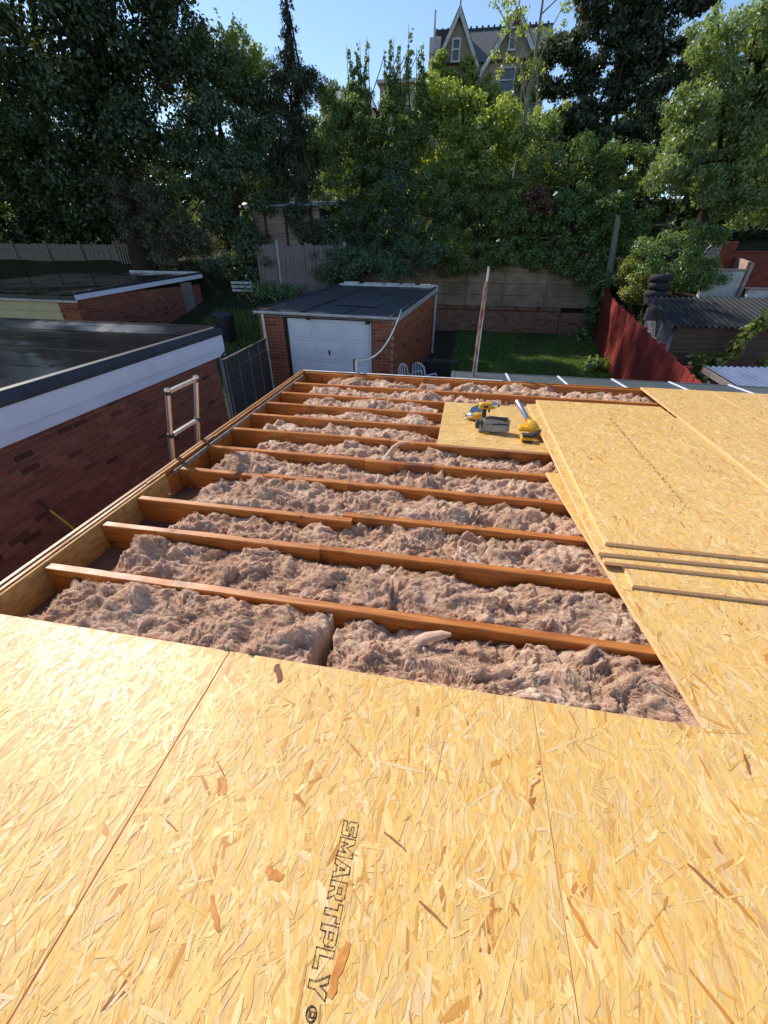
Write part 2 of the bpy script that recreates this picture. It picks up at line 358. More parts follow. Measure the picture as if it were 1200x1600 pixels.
def sheet(name, pts, mat, dz):
    """a sheet lying a few millimetres over the ground"""
    (x0,x1,y0,y1)=pts; V=[];F=[]; X=np.linspace(x0,x1,max(2,int((x1-x0)/.5)+1)); Y=np.linspace(y0,y1,max(2,int((y1-y0)/.5)+1))
    for y in Y:
        for x in X: V.append((x,y,-1.5+.035*(y-19.5)+dz if y>=5 else -2.0+dz))
    n=len(X)
    for j in range(len(Y)-1):
        for i in range(n-1): F.append((j*n+i,j*n+i+1,(j+1)*n+i+1,(j+1)*n+i))
    return tag(link(name,npmesh(name,V,F,mat)),kind='structure')
sheet('lawn',(-.15,5.45,10.6,19.2),M['lawn'],.012)
sheet('garden_bed',(-1.15,-.15,10.6,19.4),M['soil'],.012)
sheet('paving',(-4.4,3.6,5.6,10.55),M['concrete'],.012)
sheet('alley',(-4.4,-2.2,-3,4.9),M['concrete'],.012)
def grass(x0,x1,y0,y1,n,h,name):
    x=rng.uniform(x0,x1,n); y=rng.uniform(y0,y1,n); z=np.array([gz(a,b) for a,b in zip(x,y)])+.012
    a=rng.uniform(0,2*np.pi,n); w=rng.uniform(.006,.014,n); H=h*rng.uniform(.5,1.3,n); lx=rng.normal(0,.35,n)*H; ly=rng.normal(0,.35,n)*H
    V=np.empty((n,3,3)); V[:,0]=np.c_[x-np.cos(a)*w,y-np.sin(a)*w,z]; V[:,1]=np.c_[x+np.cos(a)*w,y+np.sin(a)*w,z]; V[:,2]=np.c_[x+lx,y+ly,z+H]
    return tag(link(name,npmesh(name,V.reshape(-1,3),np.arange(3*n).reshape(-1,3),M['grass'])),'short green grass of the garden','grass',kind='stuff')
g1=grass(-.1,5.4,10.6,19.2,34000,.07,'grass'); g1['label']='short mown grass of the lawn between garage and red fence'
g2=grass(-9.5,-5.5,9.5,16,14000,.12,'grass'); g2['label']='rough green grass beside the left of the white-doored garage'

# ------------------------------------------------------------------ the open flat roof
roof=thing('flat_roof','open flat roof of orange stained timber joists with wooden rim boards','roof',(0,0,0))
JY=[1.262,1.662,2.045,2.448,2.855,3.290,3.708,4.088,4.486,4.910]      # near faces of the joists
JT=.047; ZT=-.0185; DEEP=.17
def joist(x0,x1,y,dy=0.,drop=0.):
    """timber along x, slightly bowed and worn"""
    n=max(2,int((x1-x0)/.12)); V=[];F=[]; sd=random.random()*50
    for i in range(n+1):
        t=i/n; x=x0+(x1-x0)*t; yy=y+dy*t+.004*float(pn(x*1.1,sd)); zt=ZT-drop-.0025*abs(float(pn(x*2.3,sd+9)))-.0015*random.random()
        c=.003+.003*random.random(); c2=.003+.003*random.random()
        V+=[(x,yy,zt-c),(x,yy+c,zt),(x,yy+JT-c2,zt),(x,yy+JT,zt-c2),(x,yy+JT,zt-DEEP),(x,yy,zt-DEEP)]
    for i in range(n):
        for k in range(6): a=i*6+k; b=i*6+(k+1)%6; F.append((a,b,b+6,a+6))
    me=bpy.data.meshes.new('joist'); me.from_pydata(V,[],F+[tuple(range(5,-1,-1)),tuple(range(n*6,n*6+6))]); me.materials.append(M['joist']); me.update()
    return link('joist',me,roof)
XL=-2.052; XR=4.30
for k,y in enumerate(JY):
    if k==1: joist(XL,-.66,y+.004,.01); joist(-.665,XR,y+.022,-.012)
    elif k==2: joist(XL,-.55,1.985,0); joist(-.62,XR,y,-.01)
    elif k==3: joist(XL,-1.36,y,.0,.004); joist(-1.352,-.69,y+.008,0); joist(-.685,XR,y+.006,-.02)
    elif k==4: joist(XL,-.66,y+.012,.0); joist(-.655,XR,y+.004,-.02,.003)
    elif k==5: joist(XL,-.52,y+.006,.01); joist(-.515,XR,y+.01,-.01,.003)
    else: joist(XL,XR,y,random.uniform(-.01,.01))
for y in (.86,.46,.06,-.34,-.74): joist(XL,XR,y)
nl=MB().lathe([(0,.0012),(.0035,.001),(.0042,.0)],8); nme=bpy.data.meshes.new('nail_head'); nme.from_pydata(nl.v,[],nl.f); nme.materials.append(M['steel']); nme.update()
for k,y in enumerate(JY[:6]):
    for i in range(5):
        o=link('nail_head',nme,roof); o.location=(random.uniform(-1.9,.7),y+JT/2+random.uniform(-.012,.012),ZT-.0008)
# rim on the left: outer batten, strand board upstand, packing strip
b=MB(); b.box(-2.128,-2.104,-1.5,5.46,-.24,.012,c=.002); b.build('rim_board',simple('pale_rim_timber',(.44,.22,.07),(.26,.11,.035),5,.42,.5,bump=.3,stretch=(9,.6,9)),roof)
y=-1.5
for e in (1.02,2.15,3.05,3.9,4.7,5.42):
    MB().box(-2.102,-2.079,y,e-.004,-.03,.004+random.uniform(-.003,.004),c=.002).build('rim_batten',M['joist'],roof); y=e
MB().box(-2.077,-2.060,-1.5,2.32,-.215,-.004).build('upstand_board',M['osb_old'],roof)
MB().box(-2.077,-2.060,2.325,5.40,-.215,-.03).build('upstand_board',M['joist'],roof)
MB().box(-2.0585,-2.045,2.40,5.3,-.045,-.014).build('packing_strip',M['fence_grey'],roof)
MB().box(-2.06,XR,5.395,5.442,-.2,-.003,c=.003).build('rim_joist',M['joist'],roof)
MB().box(-2.10,XR,5.4425,5.462,-.22,.008,c=.002).build('fascia_board',M['joist'],roof)
MB().box(-2.10,.62,5.436,5.468,.0085,.0125).build('drip_strip',M['old_white'],roof)
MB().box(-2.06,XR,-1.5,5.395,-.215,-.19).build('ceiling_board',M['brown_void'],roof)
b=MB(); b.box(-2.1,-1.85,-1.5,5.40,-2.2,-.216); b.box(-1.849,XR,5.19,5.439,-2.2,-.216); b.box(4.06,XR,-1.5,5.189,-2.2,-.216)
b.build('wall',M['mortar'],roof)

# ------------------------------------------------------------------ strand boards
def strands(poly, ztop, n_m2, seed, parent, yl=(-9,9), ang0=math.pi/2):
    """thin overlapping wood strands pressed into the face of a board"""
    r=np.random.default_rng(seed); P=np.array(poly); x0,y0=P.min(0); x1,y1=P.max(0); y0=max(y0,yl[0]); y1=min(y1,yl[1])
    n=int((x1-x0)*(y1-y0)*n_m2*1.6)
    cx=r.uniform(x0,x1,n); cy=r.uniform(y0,y1,n)
    a=ang0+np.where(r.random(n)<.2,r.uniform(-1.57,1.57,n),r.normal(0,.42,n))
    L=np.clip(r.lognormal(math.log(.075),.5,n),.015,.15); w=np.clip(r.lognormal(math.log(.0080),.66,n),.0015,.034); w=np.minimum(w,L*.4)
    z=ztop+.0002+np.sort(r.uniform(0,.0011,n))
    order=np.argsort(-w*L+r.normal(0,.0012,n)); cx,cy,a,L,w=[q[order] for q in (cx,cy,a,L,w)]
    sk=r.uniform(-.6,.6,(n,2))*w[:,None]; bend=np.clip(r.normal(0,.03,n)*L,-.4*w,.4*w); pt=r.uniform(.2,1,(n,2))
    mid=np.clip(r.normal(0,.08,n),-.16,.16)*L
    U=np.stack([-L/2-sk[:,0],-L/2+sk[:,0],mid,L/2+sk[:,1],L/2-sk[:,1],mid],1)
    Vv=np.stack([w/2*pt[:,0],-w/2*pt[:,0],-w/2+bend,-w/2*pt[:,1],w/2*pt[:,1],w/2+bend],1)
    X=cx[:,None]+U*np.cos(a)[:,None]-Vv*np.sin(a)[:,None]; Y=cy[:,None]+U*np.sin(a)[:,None]+Vv*np.cos(a)[:,None]
    # keep inside the board outline (convex, ccw)
    m=len(P)
    for k in range(m):
        p=P[k]; q=P[(k+1)%m]; d=(q-p)/np.linalg.norm(q-p); nn=np.array([-d[1],d[0]])
        s=(X-p[0])*nn[0]+(Y-p[1])*nn[1]; s2=np.minimum(s-.0006,0); X-=s2*nn[0]; Y-=s2*nn[1]
    # drop strands that the clipping folded up
    sh=lambda A,B:.5*np.sum(A*np.roll(B,-1,1)-np.roll(A,-1,1)*B,1)
    ar=sh(X,Y); keep=(ar>2e-6)&(ar>.45*np.abs(sh(U,Vv)))
    e1x=np.roll(X,-1,1)-X; e1y=np.roll(Y,-1,1)-Y; cr=e1x*np.roll(e1y,-1,1)-e1y*np.roll(e1x,-1,1); keep&=(cr>-2e-5).all(1)
    cx,cy,a,L,w,z,bend=[q[keep] for q in (cx,cy,a,L,w,z,bend)]; X,Y,U,Vv=X[keep],Y[keep],U[keep],Vv[keep]; n=len(L)
    tilt=r.normal(0,.00012,n)
    Z=z[:,None]+tilt[:,None]*np.sign(U)
    V=np.stack([X,Y,Z],2).reshape(-1,3); F=np.arange(6*n).reshape(-1,6)
    me=npmesh('surface_strands',V,F,M['strand'])
    tone=np.clip(r.beta(3.2,2.6,n),.06,1); k=r.random(n); tone=np.where(k<.003,r.uniform(0,.04,n),np.where(k<.04,r.uniform(.05,.12,n),tone))
    at=me.attributes.new('tone','FLOAT','FACE'); at.data.foreach_set('value',tone.astype(np.float32))
    off=r.uniform(0,50,(n,1,2)); guv=np.stack([U,Vv],2)+off
    u1=me.uv_layers.new(name='grain'); u1.data.foreach_set('uv',guv.astype(np.float32).ravel())
    euv=np.stack([np.clip(U/L[:,None]+.5,0,1),np.clip((Vv-np.where(np.arange(6)%3==2,bend[:,None],0))/w[:,None]+.5,0,1)],2)
    u2=me.uv_layers.new(name='edge'); u2.data.foreach_set('uv',euv.astype(np.float32).ravel())
    return tag(link('surface_strands',me,parent),kind='stuff')
def board(label, poly, z1, th=.018, n_m2=2300, seed=1, yl=(-9,9), ang0=math.pi/2, detail=True):
    t=thing('strand_board',label,'board',(0,0,0),group='strand boards on the roof')
    n=len(poly); vs=[(x,y,z1-th) for x,y in poly]+[(x,y,z1) for x,y in poly]
    me=bpy.data.meshes.new('panel'); me.from_pydata(vs,[],[tuple(reversed(range(n))),tuple(range(n,2*n))]+[(k,(k+1)%n,n+(k+1)%n,n+k) for k in range(n)])
    me.materials.append(M['osb']); me.materials.append(M['osb_edge'])
    for p in me.polygons: p.material_index=1 if len(p.vertices)==4 and abs(p.normal.z)<.5 else 0
    me.update(); link('panel',me,t)
    if detail: strands(poly,z1,n_m2,seed,t,yl,ang0)
    return t
def rect(x0,x1,y0,y1,rot=0.):
    c,s=math.cos(rot),math.sin(rot); return [(x0+(x-x0)*c-(y-y0)*s,y0+(x-x0)*s+(y-y0)*c) for x,y in ((x0,y0),(x1,y0),(x1,y1),(x0,y1))]
YL=(-.35,9)
board('laid strand board at the lower left beside the rim, bright with glare',rect(-2.058,-.8125,-1.5,.94),0,seed=11,yl=YL)
bm_=board('laid strand board in the front middle printed with large outlined lettering',rect(-.8075,.4095,-1.5,.94),0,seed=12,yl=YL,n_m2=2700)
f3_=board('laid strand board at the lower right next to the lettered board',rect(.4115,1.630,-1.5,.9418),0,seed=13,yl=YL,n_m2=2700)
board('laid strand board beyond the lower right edge of the picture',rect(1.633,2.86,-1.5,.9418),0,seed=14,yl=YL,n_m2=1200)
board('strand board with slanted sunlit left edge, under the stacked boards',[(1.002,.94185),(2.15,.94185),(2.15,2.95),(.762,2.88)],0,seed=15)
board('square strand board that the yellow power tools lie on',rect(-.092,1.128,3.262,4.462,-.012),0,seed=16,ang0=.1)
board('lowest board of the stack, its front edge farthest forward',rect(.982,2.206,1.648,4.12),.0235,.022,seed=17,yl=(-9,2.2))
board('second board from the bottom of the stack, shadowed front edge',rect(.879,2.12,1.785,4.30,.006),.046,.022,seed=18,yl=(-9,2.3))
board('second board from the top of the stack, sticking out on its left side',rect(.855,2.07,1.828,4.345,.026),.0685,.022,seed=19)
a1=board('topmost board of the stack with a faint printed line down its middle',rect(.900,2.135,1.897,4.43,.006),.091,.022,seed=20)
board('lower strand board showing in the gap right of the stack',rect(2.2075,3.3,2.7,4.40),0,seed=21,yl=(-9,9),n_m2=1400)
board('far right strand board with raised bright left edge, reaching the far rim',rect(2.305,3.085,2.9,5.46,.004),.019,seed=22)
board('strand board at the right picture edge beyond a dark seam',rect(3.092,4.28,2.9,5.46),.019,seed=23)

# printing on the boards: block letters drawn as outlines
GLY={'S':[[(0,0),(.78,0),(.9,.1),(.9,.5),(.78,.6),(.3,.6),(.3,.74),(.9,.74),(.9,1),(.12,1),(0,.9),(0,.48),(.12,.38),(.6,.38),(.6,.26),(0,.26)]],
'M':[[(0,0),(.28,0),(.28,.55),(.5,.2),(.6,.2),(.82,.55),(.82,0),(1.1,0),(1.1,1),(.82,1),(.55,.55),(.28,1),(0,1)]],
'A':[[(0,0),(.3,0),(.36,.18),(.68,.18),(.74,0),(1.04,0),(.7,1),(.34,1)],[(.43,.38),(.52,.68),(.61,.38)]],
'R':[[(0,0),(.3,0),(.3,.3),(.45,.3),(.62,0),(.96,0),(.74,.36),(.92,.5),(.92,.86),(.78,1),(0,1)],[(.3,.52),(.3,.76),(.62,.76),(.62,.52)]],
'T':[[(.3,0),(.6,0),(.6,.74),(.9,.74),(.9,1),(0,1),(0,.74),(.3,.74)]],
'P':[[(0,0),(.3,0),(.3,.3),(.78,.3),(.92,.42),(.92,.88),(.78,1),(0,1)],[(.3,.52),(.3,.76),(.62,.76),(.62,.52)]],
'L':[[(0,0),(.84,0),(.84,.26),(.3,.26),(.3,1),(0,1)]],
'Y':[[(.35,0),(.65,0),(.65,.36),(1,1),(.68,1),(.5,.62),(.32,1),(0,1),(.35,.36)]]}
def outline(mb, poly, w, tf):
    n=len(poly); P=[Vector(p) for p in poly]
    for k in range(n):
        p,q=P[k],P[(k+1)%n]; d=(q-p).normalized(); nn=Vector((-d.y,d.x))*w/2; e=d*w*.5
        mb.add([tf(p-e+nn),tf(p-e-nn),tf(q+e-nn),tf(q+e+nn)],[(0,1,2,3)])
def lettering(parent, x, y, h, z, txt, length):
    """reads towards the viewer (-y), letter tops to +x"""
    mb=MB(); tot=sum(max(p[0] for p in GLY[c][0])+.14 for c in txt)-.14; sx=length/(tot*h); u=0
    for c in txt:
        for pl in GLY[c]:
            outline(mb,[((p[0]+u)*h*sx,p[1]*h) for p in pl],.0024,lambda p:(x+p.y,y-p.x,z))
        u+=max(p[0] for p in GLY[c][0])+.14
    cx,cy=length+.022,.008
    for r in (.011,): outline(mb,[(cx+r*math.cos(a*math.pi/8),cy+.012+r*math.sin(a*math.pi/8)) for a in range(16)],.0028,lambda p:(x+p.y,y-p.x,z))
    outline(mb,[(cx-.004+p[0]*.009,cy+.007+p[1]*.011) for p in GLY['R'][0]],.002,lambda p:(x+p.y,y-p.x,z))
    return mb.build('printed_lettering',M['ink'],parent)
lt=lettering(bm_,-.188,.452,.044,.0017,'SMARTPLY',.335); lt.rotation_euler=(0,0,0)
mb=MB(); rr=random.Random(5); y=4.0
while y>2.35:
    if rr.random()<.82:
        for q in range(3):
            yy=y-rr.random()*.018; x=1.50+rr.uniform(-.012,.012); mb.box(x,x+rr.uniform(.003,.012),yy-rr.uniform(.002,.006),yy,.0926,.0929)
    y-=.018
mb.build('printed_line',M['ink'],a1)
def sliver(parent, a, b, w, mat, z=.0019):
    """one dark strand lying proud on a board"""
    a,b=Vector((*a,0)),Vector((*b,0)); d=(b-a).normalized(); s=Vector((-d.y,d.x,0)); mb=MB(); n=6; V=[]
    for i in range(n+1):
        t=i/n; q=w*(.35+.65*math.sin(math.pi*(.1+.8*t)))*random.uniform(.8,1.15); p=a.lerp(b,t)+s*random.gauss(0,w*.12)
        V+=[tuple(p-s*q/2+Vector((0,0,z))),tuple(p+s*q/2+Vector((0,0,z+.0006)))]
    mb.add(V,[(2*i,2*i+2,2*i+3,2*i+1) for i in range(n)]); return mb.build('dark_strand',mat,parent)
M['bark_red']=simple('red_brown_bark',(.22,.055,.02),(.10,.025,.01),60,.6,.4,bump=.5,bdist=.002)
M['strand_orange']=simple('orange_strand',(.62,.25,.05),(.46,.16,.03),40,.5,.4,bump=.2,bdist=.001)
M['strand_brown']=simple('brown_strand',(.34,.14,.05),(.24,.09,.03),40,.55,.4,bump=.2,bdist=.001)


sliver(bm_,(-.590,.915),(-.545,.845),.026,M['bark_red'],.003)
sliver(f3_,(.424,.391),(.475,.309),.013,M['strand_orange']); sliver(f3_,(.766,.521),(.828,.463),.010,M['strand_brown'])
sliver(bm_,(-.368,.305),(-.315,.297),.022,M['strand_orange']); sliver(bm_,(-.067,.445),(.002,.413),.006,M['strand_brown']); sliver(bm_,(.047,.317),(.119,.281),.007,M['strand_brown'])
sliver(bm_,(-.115,.215),(-.135,.124),.022,M['strand_orange']); sliver(bm_,(-.60,.493),(-.565,.45),.02,M['strand_orange']); sliver(bm_,(-.485,.232),(-.431,.175),.014,M['strand_orange'])
rs=random.Random(9)
for i in range(11):
    x=rs.uniform(-.78,1.55); y=rs.uniform(.0,.9); a=rs.gauss(1.57,.6); l=rs.uniform(.03,.08); par=bm_ if x<.40 else f3_
    if abs(x-.41)<.06 or abs(x+.16)<.06: continue
    x2=x+l*math.cos(a); y2=y+l*math.sin(a)
    if y2<.93: sliver(par,(x,y),(x2,y2),rs.uniform(.004,.013),M[rs.choice(['strand_orange','strand_brown','strand_orange'])])

# ------------------------------------------------------------------ insulation
def batt(label, x0, x1, y0, y1, h, res, seed, clampx=None, clampy=None, amp=1., mound=(), endl=True):
    nx=max(12,int((x1-x0)/res)); ny=max(10,int((y1-y0)/res))
    u=np.linspace(x0,x1,nx); v=np.linspace(y0,y1,ny); X,Y=np.meshgrid(u,v,indexing='ij'); s=seed*13.7
    wx=pn(X*5,Y*6,s+1)*.055+pn(X*15,Y*15,s+22)*.012; wy=pn(X*5,Y*6,s+2)*.05+pn(X*15,Y*15,s+23)*.012; A=X+wx; B=Y+wy
    soft=lambda q:np.sqrt(q*q+.002)
    big=pn(A*1.9,B*3.0,s); f1=soft(pn(A*4.2,B*7.5,s+3)); f2=soft(pn(A*9.5,B*15,s+4)); w1=soft(pn(A*19,B*40,s+5)); w2=soft(pn(A*40,B*88,s+14)); fib=pn(A*30+4*pn(A*8,B*8,s+7),B*140,s+6)
    tear=1/(1+np.exp(-15*pn(A*2.7+1.2*pn(A*7,B*7,s+24),B*5.5,s+9))); tear2=1/(1+np.exp(-11*pn(A*6,B*10,s+25)))
    ey=np.minimum(Y-y0,y1-Y); rag=.05*pn(Y*9,X*0,s+10)+.02*pn(Y*30,X*0,s+13)
    px=np.minimum(np.clip((X-x0+rag*(1 if endl else .3))/(.10 if endl else .012),0,1)**.55,np.clip((x1-X+rag*.4)/.02,0,1)**.5); py=.86+.14*np.clip(ey/.025,0,1)**.6
    H=h+.004-.038*np.clip((Y-y0)/(y1-y0)-.35,0,1)+amp*(.058*big+.055*(f1-.2)+.042*(f2-.2)+.034*(w1-.2)+.019*(w2-.2)+.0045*fib+.026*(tear-.5)+.016*(tear2-.5))
    for mx,my,mr,mh in mound: H=H+mh*np.exp(-((X-mx)**2+((Y-my)*1.3)**2)/mr**2)
    Z=-.188+np.clip(H,.02,None)*px*py
    X2=X+.026*pn(A*8,B*11,s+11)*px+.006*pn(A*30,B*40,s+18); Y2=Y+.026*pn(A*8,B*11,s+12)*(ey>.012)+.006*pn(A*30,B*40,s+19)*(ey>.012)
    Y2=np.clip(Y2,y0-.0,y1+.0)
    if clampx is not None: Z=np.where(X2>clampx,np.minimum(Z,-.024),Z)
    if clampy is not None: Z=np.where(Y2<clampy,np.minimum(Z,-.024),Z)
    Z[0,:]=Z[-1,:]=-.1895; 
    V=np.stack([X2,Y2,Z],2).reshape(-1,3)
    I=np.arange(nx*ny).reshape(nx,ny); F=np.stack([I[:-1,:-1],I[1:,:-1],I[1:,1:],I[:-1,1:]],2).reshape(-1,4)
    # skirts so the wool is a closed lump standing on the ceiling board
    ring=np.concatenate([I[:,0],I[-1,1:],I[-2::-1,-1],I[0,-2:0:-1]]); nb=len(V); low=V[ring].copy(); low[:,2]=-.1895
    V=np.concatenate([V,low]); k=np.arange(len(ring)); k2=np.roll(k,-1); F=np.concatenate([F,np.stack([ring[k],nb+k,nb+k2,ring[k2]],1)])
    o=link('insulation_batt',npmesh('insulation_batt',V,F,M['wool'],True))
    # loose fibres teased out of the surface
    r=np.random.default_rng(seed+500); m=int((x1-x0)*(y1-y0)*(12000 if res<.006 else 4800 if res<.0095 else 1800)); wf=.0008 if res<.006 else .0013 if res<.0095 else .002
    ii=r.integers(2,nx-2,m); jj=r.integers(1,ny-1,m); P=np.stack([X2[ii,jj],Y2[ii,jj],Z[ii,jj]],1)
    ang=2.6*pn(P[:,0]*4,P[:,1]*6,s+21)+r.normal(0,.35,m)+np.pi*(r.random(m)<.5); ln=r.uniform(.015,.055,m); lift=r.normal(.004,.006,m)+.012*(r.random(m)<.06)
    V2=np.empty((m,4,2,3)); pos=P.copy(); pos[:,2]+=.0008
    for q in range(4):
        d=np.stack([np.cos(ang),np.sin(ang)],1); side=np.stack([-d[:,1],d[:,0],np.zeros(m)],1)*(wf*[.5,1,.8,.15][q])
        V2[:,q,0]=pos-side; V2[:,q,1]=pos+side+np.array([0,0,wf*.6])
        pos=pos.copy(); pos[:,:2]+=d*(ln/3)[:,None]; ang=ang+r.normal(0,.45,m)
        fi=np.clip(((pos[:,0]-x0)/(x1-x0)*(nx-1)).round().astype(int),0,nx-1); fj=np.clip(((pos[:,1]-y0)/(y1-y0)*(ny-1)).round().astype(int),0,ny-1)
        pos[:,1]=np.clip(pos[:,1],y0,y1); pos[:,2]=Z[fi,fj]+.001+lift*(q+1)/3
        if clampx is not None: pos[:,2]=np.where(pos[:,0]>clampx,np.minimum(pos[:,2],-.021),pos[:,2])
        if clampy is not None: pos[:,2]=np.where(pos[:,1]<clampy,np.minimum(pos[:,2],-.021),pos[:,2])
    b0=np.arange(m)[:,None]*8; F2=np.concatenate([b0+np.array([2*q,2*q+2,2*q+3,2*q+1]) for q in range(3)])
    tag(link('loose_fibres',npmesh('loose_fibres',V2.reshape(-1,3),F2,M['fibre'],True),o),kind='stuff')
    return tag(o,label,'insulation',group='mineral wool batts between the joists')
BAYN=['nearest joist bay','second joist bay from the front','third joist bay from the front','fourth joist bay from the front','fifth joist bay from the front','sixth joist bay from the front','seventh joist bay from the front','eighth joist bay from the front','ninth joist bay from the front','tenth joist bay from the front','joist bay along the far rim']
BAY=[(.80,1.26),(1.312,1.66),(1.712,1.982),(2.096,2.444),(2.50,2.856),(2.905,3.288),(3.342,3.705),(3.758,4.085),(4.138,4.483),(4.536,4.906),(4.96,5.392)]
SEG=[[(-1.93,-.46,.135,[(-1.5,1.15,.18,.03)]),(-.41,1.35,.125,[(.1,1.1,.1,.03)])],
 [(-1.80,-1.08,.125,[(-1.66,1.5,.1,.06)]),(-1.08,-.22,.135,[(-.55,1.5,.12,.03)]),(-.22,1.35,.122,[])],
 [(-1.72,-.64,.12,[(-1.1,1.85,.15,.02)]),(-.63,.12,.125,[(-.2,1.85,.1,.05)]),(.12,1.35,.118,[])],
 [(-1.78,-.70,.125,[(-1.3,2.3,.2,.03)]),(-.70,.22,.125,[(-.02,2.3,.09,.04)]),(.22,1.3,.112,[])],
 [(-1.93,-1.42,.13,[(-1.7,2.65,.12,.05)]),(-1.42,-.04,.118,[(-.12,2.65,.12,.05)]),(-.02,1.3,.105,[])],
 [(-1.75,-.40,.10,[(-.55,3.05,.1,.05)]),(-.38,1.3,.09,[])],
 [(-1.85,-.22,.11,[(-1.78,3.5,.08,.05),(-.4,3.5,.14,.06)]),(-.2,1.0,.07,[])],
 [(-1.75,-.20,.10,[(-.9,3.9,.25,.06),(-.35,3.9,.12,.06)]),(-.18,1.0,.07,[])],
 [(-1.75,-1.35,.11,[]),(-1.3,-.18,.11,[(-.9,4.3,.2,.06),(-.3,4.3,.12,.05)]),(-.16,1.0,.07,[])],
 [(-1.8,-1.15,.12,[(-1.6,4.7,.15,.04)]),(-1.1,-.05,.11,[(-.3,4.7,.15,.07)]),(.0,1.25,.11,[]),(1.3,2.5,.10,[])],
 [(-1.7,-1.2,.10,[(-1.3,5.15,.1,.04)]),(-1.15,-.55,.11,[]),(-.5,-.1,.13,[(-.3,5.1,.1,.06)]),(-.06,.5,.12,[(.2,5.1,.12,.05)]),(.55,1.3,.12,[]),(1.35,2.6,.11,[])]]
WORD={2:['left piece','right piece'],3:['left piece','middle piece','right piece'],4:['leftmost piece','second piece from the left','third piece from the left','right piece'],6:['leftmost lump','second lump from the left','third lump from the left','fourth lump from the left','fifth lump from the left','right lump']}
first=None
for k,(bay,segs) in enumerate(zip(BAY,SEG)):
    res=[.0048,.0054,.0060,.0078,.009,.011,.012,.0135,.015,.016,.016][k]
    for j,(xa,xb,h,md) in enumerate(segs):
        if j+1<len(segs) and k>0 and segs[j+1][0]-xb<.08: xb=segs[j+1][0]+.03
        cl={0:.93,1:.86,2:.80,3:.74,4:.72,5:.84,6:-.12,7:-.12,8:-.12,9:.85,10:2.25}[k]
        ya,yb=bay
        if k==2 and j>0: yb=2.042
        if k==3 and j==0: ya=2.036
        if k==2 and j==0: ya=1.714
        ya+=.0015; yb-=.0015
        o=batt(f'brown mineral wool in the {BAYN[k]}, {WORD[len(segs)][j]}',xa,xb,ya,yb,h,res,k*7+j+1,cl,.945 if k==0 else None,1.05 if k<9 else 1.15,md,j==0 or k==10)
        if k==5 and j==0:
            MB().tube([(-.50,3.08,-.09),(-.47,3.06,-.03),(-.44,3.05,.03),(-.40,3.05,.07),(-.33,3.06,.085),(-.27,3.07,.06)],[.035,.03,.022,.016,.010,.003],8).build('tuft',M['wool'],o)
        if k==0 and j==1:
            MB().tube([(-.06,1.17,-.08),(.0,1.185,-.03),(.06,1.195,-.012),(.10,1.20,-.008)],[.03,.024,.02,.008],9).build('tuft',M['wool'],o)
        if k==1 and j==2:
            MB().tube([(.36,1.5,-.09),(.35,1.48,-.03),(.345,1.47,.0)],[.025,.018,.003],8).build('tuft',M['wool'],o)

# ------------------------------------------------------------------ power tools on the square board
Z0=.0017
d=thing('impact_driver','yellow and black cordless driver standing upright on its battery','power tool',(.335,3.735,Z0),R_(8))
MB().box(-.055,.045,-.038,.038,0,.028,c=.006).build('battery',M['tool_yellow'],d)
MB().box(-.06,.05,-.041,.041,.029,.058,c=.009).build('battery_foot',M['black_plastic'],d)
MB().tube([(-.018,0,.055),(-.02,0,.09),(-.028,0,.14),(-.03,0,.185)],[.026,.021,.020,.024],12).build('handle',M['black_plastic'],d)
h=MB().tube([(-.085,0,.212),(-.08,0,.212),(-.055,0,.213),(.02,0,.214),(.035,0,.214)],[.018,.029,.034,.035,.031],14).build('motor_housing',M['tool_yellow'],d)
MB().box(-.05,.0,-.0375,.0375,.203,.222,c=.004).build('vent',M['black_plastic'],h)
n=MB().tube([(.036,0,.214),(.052,0,.214),(.075,0,.214),(.085,0,.214)],[.032,.034,.027,.018],14).build('gear_case',M['alu'],d)
MB().tube([(.0855,0,.214),(.105,0,.214)],[.011,.010],10).build('chuck',M['black_plastic'],n)
MB().box(.008,.024,-.010,.010,.15,.185,c=.004).build('trigger',M['black_plastic'],d)

s=thing('circular_saw','circular saw on its side with grey base plate facing out','power tool',(.41,3.61,Z0),R_(-2))
Ms=TR(0,0,.012) @ RX(R_(74)) @ RZ(R_(3))
p=MB()
p.prism([(-.135,0),(.135,.004),(.138,.105),(-.128,.125)],-.003,.003,Ms); p.box(-.135,-.118,.0,.125,.0031,.016,Ms); p.box(-.12,.13,.108,.118,.0031,.013,Ms)
p.build('base_plate',M['steel'],s)
MB().box(-.02,.12,.055,.075,.0032,.006,Ms).build('blade_slot',M['black_plastic'],s)
g=MB(); pl=[(.09*math.cos(a)+.01,.062+.062*math.sin(a)) for a in np.linspace(math.pi,2*math.pi,14)]
g.prism(pl,.0062,.022,Ms); g.build('blade_guard',M['steel'],s)
MB().tube([(-.10,.05,.045),(-.03,.05,.055),(.05,.055,.055),(.08,.055,.05)],[.036,.042,.042,.03],14).build('motor',M['tool_yellow'],s)
MB().box(-.175,-.105,.0,.075,.028,.10,c=.01).build('battery',M['black_plastic'],s)
hd=MB().tube([(-.095,.03,.125),(-.05,.02,.140),(.02,.02,.137),(.075,.02,.133),(.105,.02,.130)],[.012,.015,.014,.017,.022],10).build('handle',M['black_plastic'],s)
MB().box(-.112,-.088,.008,.055,.10,.127,c=.004).build('bracket',M['alu'],s)
MB().box(-.10,-.04,-.035,-.008,.0,.012,c=.003).build('depth_lever',M['tool_yellow'],s)

